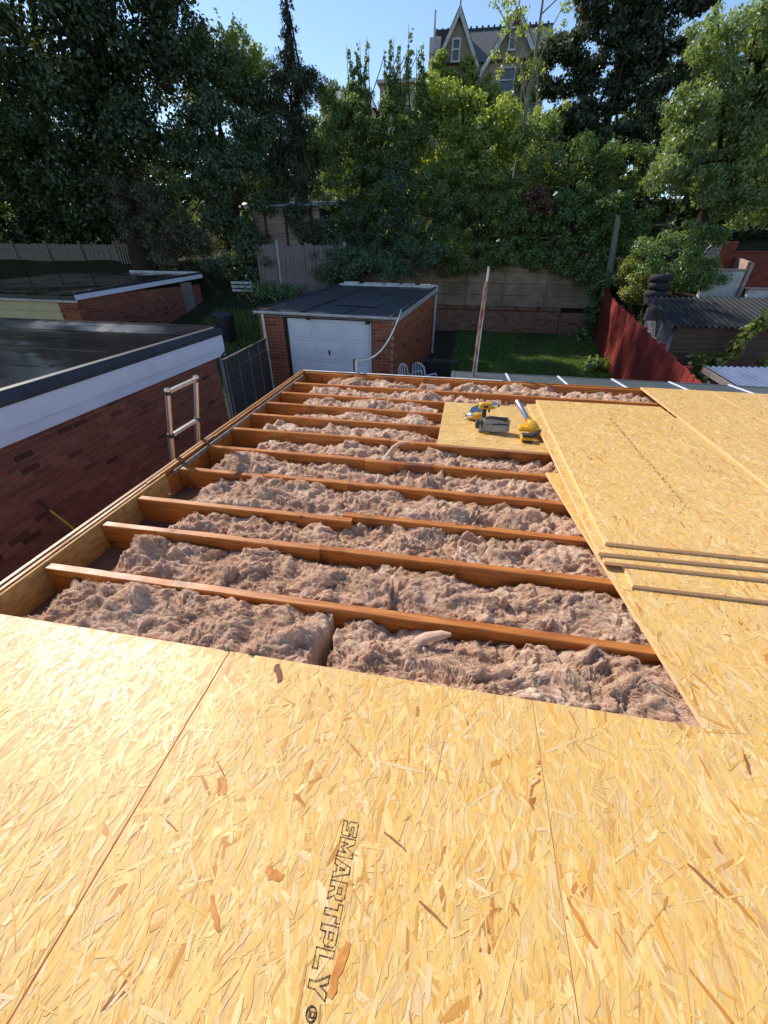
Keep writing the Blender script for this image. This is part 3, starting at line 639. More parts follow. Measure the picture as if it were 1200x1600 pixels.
g=thing('trim_saw','small yellow cutting tool with bare blue-grey blade beside the driver','power tool',(.205,3.93,Z0),R_(-12))
MB().tube([(.02,0,.042),(.05,0,.042),(.085,0,.042),(.10,0,.042)],[.034,.040,.040,.03],14).build('motor_housing',M['tool_yellow'],g)
gc=MB().tube([(-.045,0,.037),(-.04,0,.037),(.0,0,.04),(.019,0,.041)],[.012,.028,.033,.034],14).build('gear_case',M['alu'],g)
MB().tube([(-.062,0,.037),(-.0455,0,.037)],.012,10).build('spindle',M['steel'],gc)
bl=MB(); bl.prism([(-.05,-.02),(.06,-.02),(.075,.012),(.01,.055),(-.035,.03)],-.004,.004,TR(.02,.03,.085)@RX(R_(58))); bl.build('blade_guard',M['blue_steel'],g)
MB().tube([(-.055,.0,.03),(-.085,-.005,.025),(-.09,.02,.04),(-.07,.03,.045)],.004,6).build('wire_hook',M['steel'],g)
MB().tube([(.0,.06,.09),(.035,.075,.125),(.045,.078,.135)],[.008,.010,.006],8).build('lever',M['black_plastic'],g)

q=thing('sealant_gun','cordless sealant gun with silver barrel leaning against the stack','power tool',(.69,3.60,Z0),R_(0))
ax=Vector((-.135,.16,.155)).normalized(); p0=Vector((.005,.075,.135))
MB().tube([p0,p0+ax*.20,p0+ax*.205],[.024,.024,.017],14).build('barrel',M['alu'],q)
MB().tube([p0-ax*.005,p0-ax*.03],[.030,.032],14).build('barrel_collar',M['tool_yellow'],q)
bd=MB(); bd.tube([p0-ax*.03,p0-ax*.06,p0-ax*.13,p0-ax*.16],[.034,.05,.05,.034],12); bd.box(-.07,.10,-.03,.07,.045,.088,c=.016); bd.build('motor_housing',M['tool_yellow'],q)
MB().tube([(.085,.02,.06),(.10,-.03,.055),(.085,-.075,.05),(.05,-.10,.045)],[.022,.02,.02,.022],10).build('handle',M['black_plastic'],q)
bt=MB(); bt.box(-.055,.055,-.165,-.085,.004,.045,c=.006); bt.build('battery',M['tool_yellow'],q)
MB().box(-.052,.052,-.162,-.086,.0455,.068,c=.01).build('battery_cap',M['black_plastic'],q)
MB().box(-.04,.04,-.169,-.1655,.0,.02).build('battery_pad',M['black_plastic'],q)

# ------------------------------------------------------------------ ladder and alley things
L=thing('telescopic_ladder','aluminium telescopic ladder standing up over the left rim','ladder',(-2.19,2.79,-2.0))
def lx(z): return -.50+(z-0)*.245      # leans on the rim
for yy in (-.185,.185):
    for a,b_,r in ((0,.45,.034),(.45,.85,.031),(.85,1.25,.029),(1.25,1.62,.027),(1.62,1.86,.025),(1.86,2.19,.0225),(2.19,2.53,.0195)):
        MB().tube([(lx(a),yy,a),(lx(b_),yy,b_)],r,12).build('stile_section',M['alu'],L)
        MB().tube([(lx(b_-.022),yy,b_-.022),(lx(b_+.006),yy,b_+.006)],r+.005,12).build('collar',M['black_plastic'],L)
    MB().tube([(lx(2.536),yy,2.536),(lx(2.552),yy,2.552)],[.024,.021],12).build('end_cap',M['alu'],L)
for z in (.42,.82,1.22,1.59,1.83,2.175,2.525):
    MB().box(lx(z)-.018,lx(z)+.018,-.168,.168,z-.012,z+.014,c=.004).build('rung',M['alu'],L)
br=thing('broom','yellow-handled broom with black grip leaning on the left brick wall','broom',(-4.05,3.22,-1.99))
MB().tube([(.02,.02,.06),(-.27,-.20,.95)],.013,8).build('handle',simple('yellow_broom_paint',(.62,.45,.05),(.5,.36,.04),12,.45,.5,bump=.05),br)
MB().tube([(-.27,-.20,.951),(-.31,-.232,1.09)],[.016,.014],8).build('grip',M['black_plastic'],br)
MB().box(-.16,.16,-.03,.03,.0,.065,c=.01).build('brush_head',M['stake'],br)

# ------------------------------------------------------------------ bricks
_bm={}
def brick_mesh(L,mat):
    k=(round(L,3),mat.name)
    if k not in _bm:
        b=MB().box(-L/2,L/2,-.008,.09,-.0325,.0325,c=.005); me=bpy.data.meshes.new('brick'); me.from_pydata(b.v,[],b.f); me.materials.append(mat); me.update(); _bm[k]=me
    return _bm[k]
def bricks(parent, P0, ang, length, z0, z1, mat, mortar, limit=0, top_first=True, depth=.1, prio=None, mort=True):
    """running bond along direction ang from P0; the wall looks towards its local -y. Up to `limit` single bricks, the rest joined"""
    Mx=TR(P0[0],P0[1],0)@RZ(ang); cells=[]; row=0; z=z1-.0375
    while z>z0:
        x=-.1125 if row%2 else 0.
        while x<length-.03:
            a=max(x,0); e=min(x+.215,length)
            if e-a>.05: cells.append(((a+e)/2,z,e-a))
            x+=.225
        z-=.075; row+=1
    if prio: cells.sort(key=prio)
    for (c,z,L) in cells[:limit]:
        o=link('brick',brick_mesh(L,mat),parent); o.matrix_local=Mx@TR(c,random.uniform(-.0015,.0015),z)@RZ(random.gauss(0,.004))
    if cells[limit:]:
        mb=MB()
        for (c,z,L) in cells[limit:]:
            y=random.uniform(-.010,-.006); mb.add([(c-L/2,y,z-.0325),(c+L/2,y,z-.0325),(c+L/2,y,z+.0325),(c-L/2,y,z+.0325),(c-L/2,.05,z-.0325),(c+L/2,.05,z-.0325),(c+L/2,.05,z+.0325),(c-L/2,.05,z+.0325)],[(0,1,2,3),(3,2,6,7),(1,5,6,2),(0,3,7,4),(4,5,1,0)],False,Mx)
        tag(mb.build('bricks',mat,parent),kind='stuff')
    if mort: MB().box(.001,length-.001,0,depth,z0,z1,Mx).build('mortar',mortar,parent)

# ------------------------------------------------------------------ low building on the left with white fascia
lb=thing('flat_roofed_building','brick building with white fascia and wet black flat roof on the left','building',(0,0,0))
XW=-4.40
bricks(lb,(XW,1.2),R_(90),5.85,-2.1,-.24,M['brick_dark'],M['mortar'],300,prio=lambda c:-c[1]+.0*c[0])
MB().box(-10.5,XW-.101,-3,7.04,-2.1,.02).build('wall_core',M['mortar'],lb)
bricks(lb,(XW,-2.85),R_(90),4.045,-2.1,-.24,M['brick_dark'],M['mortar'],0)
f=MB().box(XW+.012,XW+.075,-3,7.30,-.125,.125,c=.004).build('fascia',M['pvc'],lb)
MB().box(XW+.002,XW+.058,-3,7.28,-.25,-.128,c=.003).build('soffit_board',M['pvc'],lb)
for yy in (2.92,5.2): MB().box(XW+.0752,XW+.0775,yy,yy+.05,-.12,.12).build('joint_strip',M['pvc'],f)
MB().box(XW+.0585,XW+.0605,2.55,2.72,-.245,-.16).build('joint_patch',M['old_white'],lb)
MB().box(-10.5,XW+.07,7.045,7.30,-.25,.12).build('end_fascia',M['pvc'],lb)
# kerb and roof skin
k=MB(); prof=[(XW+.085,.105),(XW+.08,.155),(XW+.03,.235),(XW-.02,.245),(XW-.08,.215),(XW-.34,.150)]
for a,c in zip(prof[:-1],prof[1:]): k.add([(a[0],-3,a[1]),(c[0],-3,c[1]),(c[0],7.33,c[1]),(a[0],7.33,a[1])],[(3,2,1,0)],True)
k.build('roof_kerb',M['felt_trim'],lb)
k=MB(); prof=[(7.36,.10),(7.345,.17),(7.31,.25),(7.24,.255),(7.15,.235),(6.85,.150)]
for a,c in zip(prof[:-1],prof[1:]): k.add([(-10.5,a[0],a[1]),(-10.5,c[0],c[1]),(XW+.05,c[0],c[1]),(XW+.05,a[0],a[1])],[(0,1,2,3)],True)
k.build('far_kerb',M['felt_wet'],lb)
V=[];X=np.linspace(-10.5,XW-.10,60);Y=np.linspace(-3,7.15,110)
for yy in Y:
    for x in X: V.append((x,yy,.146+.012*float(pn(x*.7,yy*.9,3))+.005*float(pn(x*2.5,yy*3,5))))
n=len(X); F=[(j*n+i,j*n+i+1,(j+1)*n+i+1,(j+1)*n+i) for j in range(len(Y)-1) for i in range(n-1)]
link('roof_skin',npmesh('roof_skin',V,F,M['felt_wet'],True),lb)
for yy,xe in ((6.25,-4.9),(5.35,-5.0),(4.45,-5.1),(3.55,-5.1),(2.6,-5.1)):
    s=MB()
    for i in range(24):
        xa=-10.4+i*(xe+10.4)/24; xb=-10.4+(i+1)*(xe+10.4)/24; za=.158+.012*float(pn(xa*.7,yy*.9,3)); zb=.158+.012*float(pn(xb*.7,yy*.9,3)); w=.045
        s.add([(xa,yy-w,za-.009),(xb,yy-w,zb-.009),(xb,yy,zb),(xa,yy,za),(xb,yy+w,zb-.009),(xa,yy+w,za-.009)],[(0,1,2,3),(3,2,4,5)],True)
    s.build('felt_lap',M['felt_wet'],lb)
dp=MB().tube([(XW+.05,7.12,-.26),(XW+.05,7.12,-2.0)],.034,10).build('downpipe',simple('grey_downpipe',(.20,.22,.27),None,6,.45,.4,bump=.05),lb)
MB().tube([(XW+.02,7.36,.02),(XW+.05,7.3,-.2),(XW+.05,7.13,-.26)],.034,8).build('downpipe_bend',M['black_plastic'],lb)

# ------------------------------------------------------------------ garage with white up-and-over door
ROT=R_(-4.5)
ga=thing('garage','brick garage with white panelled door and black felt roof beyond the open roof','garage',(-4.77,9.765,-1.86),ROT)
bricks(ga,(.03,0),0,.62,0,1.985,M['brick_red'],M['mortar_pale'],130)
bricks(ga,(2.84,0),0,.50,0,1.985,M['brick_red'],M['mortar_pale'],130)
bricks(ga,(3.34,.01),R_(90),5.85,0,2.1,M['brick_red'],M['mortar_pale'],0)
MB().box(.03,.13,.1,5.85,0,2.1).build('side_wall',M['brick_red'],ga)
MB().box(.131,3.235,5.75,5.85,0,2.15).build('rear_wall',M['brick_red'],ga)
fr=MB(); fr.box(.655,.735,.03,.1,0,1.99); fr.box(2.81,2.838,.03,.1,0,1.99); fr.box(.7355,2.8095,.03,.1,1.955,1.99); fr.build('door_frame',simple('dark_brown_frame',(.045,.028,.022),None,8,.6,.3),ga)
dr=MB().box(.738,2.807,.055,.085,.01,1.953).build('door',M['door_white'],ga)
for cx in range(3):
    for rz_ in range(4):
        xa=.80+cx*.675; za=.07+rz_*.47; pn_=MB()
        pn_.box(xa,xa+.60,.040,.0552,za,za+.42,c=.013); pn_.box(xa+.07,xa+.53,.028,.0405,za+.07,za+.35,c=.011); pn_.build('door_panel',M['door_white'],dr)
MB().box(1.745,1.785,.010,.0275,1.19,1.30,c=.006).build('handle',M['black_plastic'],dr)
gt=MB()
for i in range(7):
    a=math.pi*(i/6); b_=math.pi*((i+1)/6)
    if i<6:
        for (x0,x1) in ((-.03,3.44),):
            gt.add([(x0,-.055-.055*math.cos(a),2.085-.055*math.sin(a)),(x1,-.055-.055*math.cos(a),2.072-.055*math.sin(a)),(x1,-.055-.055*math.cos(b_),2.072-.055*math.sin(b_)),(x0,-.055-.055*math.cos(b_),2.085-.055*math.sin(b_))],[(0,1,2,3)],True)
gt.box(-.032,-.028,-.11,0,2.03,2.086); gt.box(3.438,3.442,-.11,0,2.02,2.074)
gt.build('gutter',M['old_white'],ga)
MB().box(.0,1.27,-.012,.0,1.985,2.06,c=.003).build('fascia_board',M['old_white'],ga); MB().box(1.36,3.37,-.012,.0,1.985,2.055,c=.003).build('fascia_board',M['old_white'],ga)
MB().box(1.275,1.355,-.06,.0,1.94,2.05).build('gutter_bracket',M['stake'],ga)
MB().tube([(.17,-.055,2.03),(.17,-.06,1.95),(.17,-.045,.05)],.034,10).build('downpipe',M['old_white'],ga)
# roof: felt slab falling to the gutter
def rz2(y): return 2.085+.030*y
V=[];X=np.linspace(-.05,3.37,40);Y=np.linspace(-.06,5.98,60)
for yy in Y:
    for x in X: V.append((x,yy,rz2(yy)+.012*float(pn(x*1.1,yy*.8,8))+(.0 if yy>.05 else -.04)))
n=len(X); F=[(j*n+i,j*n+i+1,(j+1)*n+i+1,(j+1)*n+i) for j in range(len(Y)-1) for i in range(n-1)]
link('roof_felt',npmesh('roof_felt',V,F,M['felt'],True),ga)
for xx in (1.1,2.15):
    s=MB()
    for i in range(20):
        ya=.1+i*.29; yb=ya+.29; w=.05
        s.add([(xx-w,ya,rz2(ya)-.002),(xx+w,ya,rz2(ya)+.014),(xx+w,yb,rz2(yb)+.014),(xx-w,yb,rz2(yb)-.002)],[(0,1,2,3)])
    s.build('felt_lap',M['felt'],ga)
MB().add([(1.5,1.3,rz2(1.3)+.016),(2.6,1.1,rz2(1.1)+.016),(2.65,1.9,rz2(1.9)+.016),(1.55,2.2,rz2(2.2)+.016)],[(0,1,2,3)]).build('felt_patch',M['felt_trim'],ga)
MB().add([(-.05,-.062,2.05),(3.37,-.062,2.05),(3.37,-.062,2.0),(-.05,-.062,2.0)],[(3,2,1,0)]).build('felt_edge',M['felt_trim'],ga)
def skew(mb,x0,x1,za,zb,y0,y1): return mb.add([(x0,y0,rz2(y0)+za),(x1,y0,rz2(y0)+za),(x1,y1,rz2(y1)+za),(x0,y1,rz2(y1)+za),(x0,y0,rz2(y0)+zb),(x1,y0,rz2(y0)+zb),(x1,y1,rz2(y1)+zb),(x0,y1,rz2(y1)+zb)],[(3,2,1,0),(4,5,6,7),(0,1,5,4),(2,3,7,6),(0,4,7,3),(1,2,6,5)])
skew(MB(),3.3715,3.40,-.13,.0,-.05,5.98).build('barge_board',simple('grey_white_barge',(.50,.51,.52),(.30,.30,.31),7,.65,.3,bump=.2),ga)
skew(MB(),3.33,3.405,.002,.05,-.03,5.98).build('felt_upstand',M['felt_trim'],ga)
skew(MB(),-.08,-.0505,-.13,.03,-.05,5.98).build('barge_board',M['felt_trim'],ga)
r=MB(); r.box(-.08,3.44,5.99,6.06,2.13,2.33,c=.01); r.build('rear_fascia',M['old_white'],ga)
r=MB(); x=.1
while x<3.2:
    w=random.uniform(.25,.7); r.box(x,min(x+w,3.4),6.0,6.16,2.335,2.335+random.uniform(.015,.05),c=.006); x+=w+random.uniform(.05,.3)
r.build('capping',M['old_white'],ga)
MB().tube([(3.42,5.80,2.08),(3.42,5.80,.02)],.05,10).build('downpipe',simple('grey_white_pipe',(.46,.46,.46),(.34,.34,.33),5,.6,.3),ga)
sl=MB(); sl.box(2.70,2.80,-.10,-.012,1.91,1.965,c=.01); sl.tube([(2.75,-.03,1.97),(2.77,-.02,1.93)],.03,8); sl.build('security_lamp',M['black_plastic'],ga)
# cables from the garage corner to a pipe stub on the far rim
def cat(p,q,sag,n=22): return [tuple(Vector(p).lerp(Vector(q),i/n)-Vector((0,0,sag*4*(i/n)*(1-i/n)))) for i in range(n+1)]
tag(MB().tube(cat((-1.28,9.50,.37),(-1.345,5.50,.165),.30),.012,8).build('hanging_cable',M['cable_white']),'white cable hanging from the garage corner to the far rim','cable','','').pop('group',None)
tag(MB().tube(cat((-1.30,9.50,.33),(-1.372,5.50,.175),.29),.009,8).build('hanging_cable',M['cable_dark']),'dark blue cable hanging just beside the white one','cable')
st=thing('pipe_stub','short black and white pipe upright on the far rim holding the cables','pipe',(-1.36,5.488,-.2))
MB().tube([(-.014,0,0),(-.014,0,.385)],.012,8).build('black_pipe',M['black_plastic'],st); MB().tube([(.014,.0,0),(.014,.0,.36)],.0115,8).build('white_pipe',M['cable_white'],st)

# ------------------------------------------------------------------ far left garage with cream door
gb=thing('garage','brick garage with cream door and white edged black roof at far left','garage',(-16.95,11.64,-1.75),ROT)
bricks(gb,(5.98,.0),R_(90),5.7,0,2.0,M['brick_dark'],M['mortar'],0)
bricks(gb,(5.28,0),0,.70,0,1.88,M['brick_red'],M['mortar'],0)
MB().box(2.3,2.42,.0,.1,0,1.88).build('pier',M['black_plastic'],gb)
cd=MB().box(2.45,5.25,.05,.09,0,1.86).build('door',M['door_cream'],gb)
for i in range(7): MB().box(2.46,5.24,.038,.0502,.02+i*.262,.02+i*.262+.245,c=.008).build('door_slat',M['door_cream'],cd)
MB().box(0,2.29,.02,.1,0,1.88).build('front_wall',M['brick_dark'],gb)
def rz3(y): return 2.07+.052*y
V=[];X=np.linspace(0,6.03,40);Y=np.linspace(-.05,5.85,40)
for yy in Y:
    for x in X: V.append((x,yy,rz3(yy)+.015*float(pn(x*.9,yy*.9,18))))
n=len(X); F=[(j*n+i,j*n+i+1,(j+1)*n+i+1,(j+1)*n+i) for j in range(len(Y)-1) for i in range(n-1)]
link('roof_felt',npmesh('roof_felt',V,F,M['felt_wet'],True),gb)
MB().add([(6.035,-.05,rz3(0)-.14),(6.065,-.05,rz3(0)-.14),(6.065,5.9,rz3(5.9)-.14),(6.035,5.9,rz3(5.9)-.14),(6.035,-.05,rz3(0)-.01),(6.065,-.05,rz3(0)-.01),(6.065,5.9,rz3(5.9)-.01),(6.035,5.9,rz3(5.9)-.01)],[(3,2,1,0),(4,5,6,7),(0,1,5,4),(2,3,7,6),(0,4,7,3),(1,2,6,5)]).build('barge_board',M['pvc'],gb)
MB().add([(5.98,-.05,rz3(0)+.002),(6.066,-.05,rz3(0)+.002),(6.066,5.9,rz3(5.9)+.002),(5.98,5.9,rz3(5.9)+.002),(5.98,-.05,rz3(0)+.06),(6.066,-.05,rz3(0)+.06),(6.066,5.9,rz3(5.9)+.06),(5.98,5.9,rz3(5.9)+.06)],[(4,5,6,7),(0,1,5,4),(2,3,7,6),(0,4,7,3),(1,2,6,5)]).build('felt_upstand',M['felt_trim'],gb)
MB().box(2.6,6.0,5.86,5.94,2.28,2.44,c=.01).build('rear_fascia',M['old_white'],gb)
MB().box(0,6.03,-.09,-.052,1.93,2.02).build('gutter',M['black_plastic'],gb); MB().box(0,6.05,-.05,-.01,1.86,1.92,c=.004).build('fascia_board',M['old_white'],gb)
sd=MB().box(5.995,6.03,4.55,5.15,.35,2.12).build('side_door',M['fence_grey'],gb)

# ------------------------------------------------------------------ fences
def plank(w,h,th,mat,c=.004):
    key=(w,h,th,mat.name)
    if key not in _bm:
        b=MB().box(-w/2,w/2,-th/2,th/2,0,h,c=c); me=bpy.data.meshes.new('board'); me.from_pydata(b.v,[],b.f); me.materials.append(mat); me.update(); _bm[key]=me
    return _bm[key]
def put(name, me, parent, loc, rz=0, ry=0, rx=0, s=1):
    o=link(name,me,parent); o.matrix_local=TR(*loc)@RZ(rz)@RY(ry)@RX(rx)@Matrix.Diagonal((1,1,s,1)); return o
# brown close-board fence seen from its rail side, far left
fl=thing('board_fence','brown close-board fence with rails and posts behind the far left garage','fence',(-22.6,18.9,-.25))
pb=plank(.098,1.86,.018,M['fence_brown'])
for i in range(72): put('board',pb,fl,(.05+.1*i,0,0),0,random.gauss(0,.006),0,random.uniform(.985,1.01))
for i in range(5): MB().box(i*1.78-.05,i*1.78+.05,-.13,-.03,0,1.98,c=.008).build('post',M['fence_brown'],fl)
for z in (.35,1.0,1.66): MB().box(0,7.2,-.05,-.011,z,z+.085,c=.006).build('rail',M['fence_brown'],fl)
pf=thing('picket_fence','short brown slatted fence panel with open gaps beside the close-board fence','fence',(-15.3,18.7,.25))
pp=plank(.07,1.05,.02,M['fence_brown'])
for i in range(21): put('picket',pp,pf,(.06+.125*i,0,.35),0,random.gauss(0,.012))
for z in (.55,1.25): MB().box(0,2.7,.012,.05,z,z+.08,c=.005).build('rail',M['fence_brown'],pf)
for x in (.0,1.35,2.68): MB().box(x-.05,x+.05,.051,.13,0,1.5,c=.008).build('post',M['fence_brown'],pf)
MB().box(0,2.7,-.03,.01,0,.33,c=.006).build('gravel_board',M['fence_grey'],pf)
# grey feather-edge fence behind the garage
gf=thing('board_fence','weathered grey vertical board fence behind the white-doored garage','fence',(-8.45,18.05,-.18))
gp=plank(.118,1.80,.016,M['fence_grey'])
for i in range(31): put('board',gp,gf,(.06+.12*i,random.uniform(-.006,.006),random.uniform(-.04,.04)),random.gauss(0,.06),random.gauss(0,.012),0,random.uniform(.97,1.03))
MB().box(.88,.98,-.07,.03,-.1,1.95,c=.012).build('post',M['conc_post'],gf); MB().box(3.66,3.76,-.07,.03,-.1,1.9,c=.012).build('post',M['conc_post'],gf)
for z in (.3,1.4): MB().box(0,3.7,.02,.06,z,z+.08).build('rail',M['fence_grey'],gf)
# shed with wavy-edged boards on the terrace above
ws=thing('timber_shed','old shed of wavy horizontal boards half hidden in the ivy','shed',(-9.0,19.4,1.15))
for i in range(11):
    b=MB(); n=26; z=.12+i*.148; V=[];F=[]
    for k in range(n+1):
        x=2.9*k/n; lo=z+.03*float(pn(x*2.6,i*3.1,40)); V+=[(x,-.035,lo),(x,-.028,z+.17),(x,.0,z+.17),(x,.0,lo)]
    for k in range(n):
        for q in range(4): a=k*4+q; c=k*4+(q+1)%4; F.append((a,a+4,c+4,c))
    b.add(V,F); b.add([],[]); b.build('board',M['waney'],ws)
for x in (.55,1.45,2.55): MB().box(x-.04,x+.04,-.085,-.036,0,1.75,c=.006).build('post',M['stake'],ws)
MB().box(.0,2.9,.001,1.6,0,1.72).build('wall_core',M['fence_dark'],ws)
MB().add([(-.15,-.25,1.76),(3.5,-.25,1.80),(3.5,1.9,2.05),(-.15,1.9,2.05),(-.15,-.25,1.82),(3.5,-.25,1.86),(3.5,1.9,2.11),(-.15,1.9,2.11)],[(3,2,1,0),(4,5,6,7),(0,1,5,4),(2,3,7,6),(0,4,7,3),(1,2,6,5)]).build('roof',M['lead'],ws)
# dark slatted fence between the left building and the garage
df=thing('slatted_fence','dark stained slatted fence between left building and garage','fence',(-4.46,7.36,-1.95),R_(94))
ds=MB().box(0,2.36,-.012,.012,0,.097,c=.004); dme=bpy.data.meshes.new('slat'); dme.from_pydata(ds.v,[],ds.f); dme.materials.append(M['fence_dark']); dme.update()
for i in range(15): put('slat',dme,df,(0,random.uniform(-.006,.006),.04+.1*i),0,random.gauss(0,.002))
for x in (.05,.62,1.2,1.78,2.32): MB().box(x-.010,x+.010,-.035,-.013,0,1.54,c=.003).build('batten',M['fence_brown'],df)
MB().box(-.02,2.38,-.04,.03,1.545,1.59,c=.005).build('top_rail',M['fence_dark'],df)
# red fence on the right
rf=thing('board_fence','red painted close-board fence along the right side of the lawn','fence',(3.58,5.8,-2.02),math.atan2(13.7,2.0))
ln=math.hypot(13.7,2.0); n=int(ln/.145)
rb=plank(.142,1.76,.02,M['fence_red'])
for i in range(n):
    u=.07+.145*i; g=.035*u*.99
    put('board',rb,rf,(u,random.uniform(-.004,.004),g-.02),random.gauss(0,.03),random.gauss(0,.004),0,random.uniform(.985,1.01)*(1. if u<11.3 else 1+.05*(u-11.3)))
for i in range(8):
    u=.3+1.83*i; MB().box(u-.045,u+.045,-.11,-.012,.035*u-.1,.035*u+1.74,c=.008).build('post',M['fence_red'],rf)
for z in (.35,1.35): MB().add([(0,-.05,z),(ln,-.05,z+.035*ln),(ln,-.011,z+.035*ln),(0,-.011,z),(0,-.05,z+.08),(ln,-.05,z+.08+.035*ln),(ln,-.011,z+.08+.035*ln),(0,-.011,z+.08)],[(3,2,1,0),(4,5,6,7),(0,1,5,4),(2,3,7,6),(0,4,7,3),(1,2,6,5)]).build('rail',M['fence_red'],rf)
for (a,w_,lab) in (((4.25,9.3),.9,'thin rusty rod leaning on the red fence'),((4.05,8.2),.75,'shorter rusty rod leaning on the red fence nearer the canopy')):
    tag(MB().tube([(a[0]-.30,a[1]-.1,gz(0,a[1])),(a[0]-.035,a[1],gz(0,a[1])+w_*1.7)],.011,6).build('leaning_rod',simple('orange_rust',(.45,.20,.08),(.3,.12,.05),12,.8,.2)),lab,'rod',group='rods on the red fence')

# ------------------------------------------------------------------ back retaining wall
rw=thing('retaining_wall','two-tier garden wall, old bricks below and stained concrete panels above','wall',(0,0,0))
bricks(rw,(-1.3,19.55),R_(-.6),5.4,-1.75,-.62,M['brick_old'],M['mortar'],0)
bricks(rw,(4.12,19.40),R_(-.6),1.5,-1.75,-.66,M['brick_old'],M['mortar'],0)
for i in range(66): 
    x=-1.25+i*.081
    if x<5.5: MB().box(x,x+.07,19.42 if x<4.1 else 19.28,19.66,-.615,-.50,c=.006).build('coping_brick',M['brick_old'],rw)
for i,(xa,xb) in enumerate(((-1.5,.05),(.13,1.63),(1.70,3.35),(3.42,5.0),(5.07,5.8))):
    for j in range(4):
        MB().box(xa,xb,19.68+.01*random.random(),19.74,-.50+j*.425,-.50+j*.425+.415,c=.006).build('concrete_panel',M['conc_panel'],rw)
    MB().box(xb+.006,xb+.064,19.66,19.78,-.5,1.25,c=.008).build('panel_post',M['conc_post'] if i>2 else M['conc_panel'],rw)
MB().box(-4.6,-1.51,19.68,19.78,-1.6,1.2).build('rubble_wall',M['conc_panel'],rw)
# fence beyond the garage's rear right, dark
# ------------------------------------------------------------------ poles on the lawn side
tag(MB().tube([(.262,5.92,-1.97),(.262,5.92,.55),(.275,5.93,1.10)],.021,10).build('scaffold_pole',M['rust']),'upright pole with flaking red and white paint in front of the lawn','pole')
tag(MB().tube([(.30,6.0,-1.97),(.285,6.02,1.26)],.0135,8).build('thin_pole',M['cable_white']),'thin white pole just behind the flaking red one, reaching higher','pole')
# canopy of grey sheets just beyond the far rim
cp=thing('canopy','grey sheet lean-to roof with white glazing bars beyond the far rim','canopy',(0,5.475,-.035))
Ms=RX(R_(-4)); bx=[-.02,.74,1.47,2.20,2.95,3.70,4.3]
for a,b_ in zip(bx[:-1],bx[1:]): MB().box(a+.016,b_-.016,0,.72,-.012,0,Ms).build('roof_sheet',M['poly'],cp)
for a in bx[1:-1]: MB().box(a-.014,a+.014,.0,.74,.0008,.016,Ms,c=.003).build('glazing_bar',M['pvc'],cp)
MB().box(bx[0]-.03,bx[0]+.015,0,.72,-.03,.012,Ms).build('edge_bar',M['poly'],cp)
MB().box(-.02,4.3,.722,.76,-.05,.006,Ms).build('eaves_beam',M['poly'],cp)
for x in (.1,2.2,4.2): MB().box(x-.04,x+.04,.62,.70,-1.9,-.07).build('post',M['fence_grey'],cp)
# dark bench and white chairs
bn=thing('garden_bench','low dark slatted bench beside the lawn','bench',(-.45,12.6,gz(0,12.6)))
for i in range(4): MB().box(-.55,.55,-.2+i*.11,-.11+i*.11,.40,.43,c=.004).build('seat_slat',M['fence_dark'],bn)
for x in (-.5,.5):
    for y in (-.17,.24): MB().box(x-.03,x+.03,y-.03,y+.03,0,.395).build('leg',M['fence_dark'],bn)
def chair(label, loc, rz, ry):
    c=thing('garden_chair',label,'chair',loc,rz); Mx=RY(ry)
    MB().box(-.21,.21,-.2,.2,.40,.425,Mx,c=.01).build('seat',M['plastic_white'],c)
    b=MB()
    for s in (-1,1): b.tube([(s*.19,.19,.42),(s*.205,.24,.62),(s*.16,.28,.84),(s*.07,.30,.90),(0,.302,.91)],.022,8,M=Mx)
    b.build('back_frame',M['plastic_white'],c)
    for x in (-.09,0,.09): MB().tube([(x,.20,.43),(x,.26,.66),(x*.8,.295,.885)],[.018,.02,.014],6,M=Mx).build('back_slat',M['plastic_white'],c)
    for s in (-1,1):
        MB().tube([(s*.22,.22,.62),(s*.235,.0,.62),(s*.23,-.2,.60),(s*.225,-.24,.5)],.02,8,M=Mx).build('arm',M['plastic_white'],c)
        for y in (-.18,.18): MB().tube([(s*.20,y,.40),(s*.235,y*1.2,.0)],[.024,.018],8,M=Mx).build('leg',M['plastic_white'],c)
chair('white plastic garden chair beside the garage wall, turned towards it',(-1.06,10.05,gz(0,10.1)),R_(62),0)
chair('white plastic garden chair behind the other one, facing away from the lawn',(-.78,10.55,gz(0,10.6)),R_(150),0)

# ------------------------------------------------------------------ right side: shed with corrugated roof, small lean-to, tyres, terraces
def corr(x0,x1,P,mat,name,parent,pitch=.075,amp=.018,n_per=6):
    """corrugated sheet: x range, P(u)->(y,z) for u 0 at eave, 1 at ridge"""
    n=int((x1-x0)/pitch*n_per); V=[];F=[]; R=8
    for j in range(R+1):
        y,z=P(j/R)
        for i in range(n+1):
            x=x0+(x1-x0)*i/n; V.append((x,y,z+amp*math.sin(2*math.pi*(x-x0)/pitch)))
    for j in range(R):
        for i in range(n): a=j*(n+1)+i; F.append((a,a+1,a+n+2,a+n+1))
    return link(name,npmesh(name,V,F,mat,True),parent)
sh=thing('garden_shed','brown boarded shed with black corrugated roof right of the red fence','shed',(5.55,12.35,-1.82),R_(4))
for i,(a,b_) in enumerate(((-.22,1.55),(1.5,3.25),(3.2,4.9))):
    corr(a,b_,lambda u:(-.22+u*2.1,1.70+u*.5+.006*(i%2)),M['corr_black'],'roof_sheet',sh,.15,.03)
MB().add([(-.24,-.2,1.62),(-.2,-.2,1.62),(-.2,1.85,2.11),(-.24,1.85,2.11),(-.24,-.2,1.70),(-.2,-.2,1.70),(-.2,1.85,2.19),(-.24,1.85,2.19)],[(3,2,1,0),(4,5,6,7),(0,1,5,4),(2,3,7,6),(0,4,7,3),(1,2,6,5)]).build('barge_board',M['fence_dark'],sh)
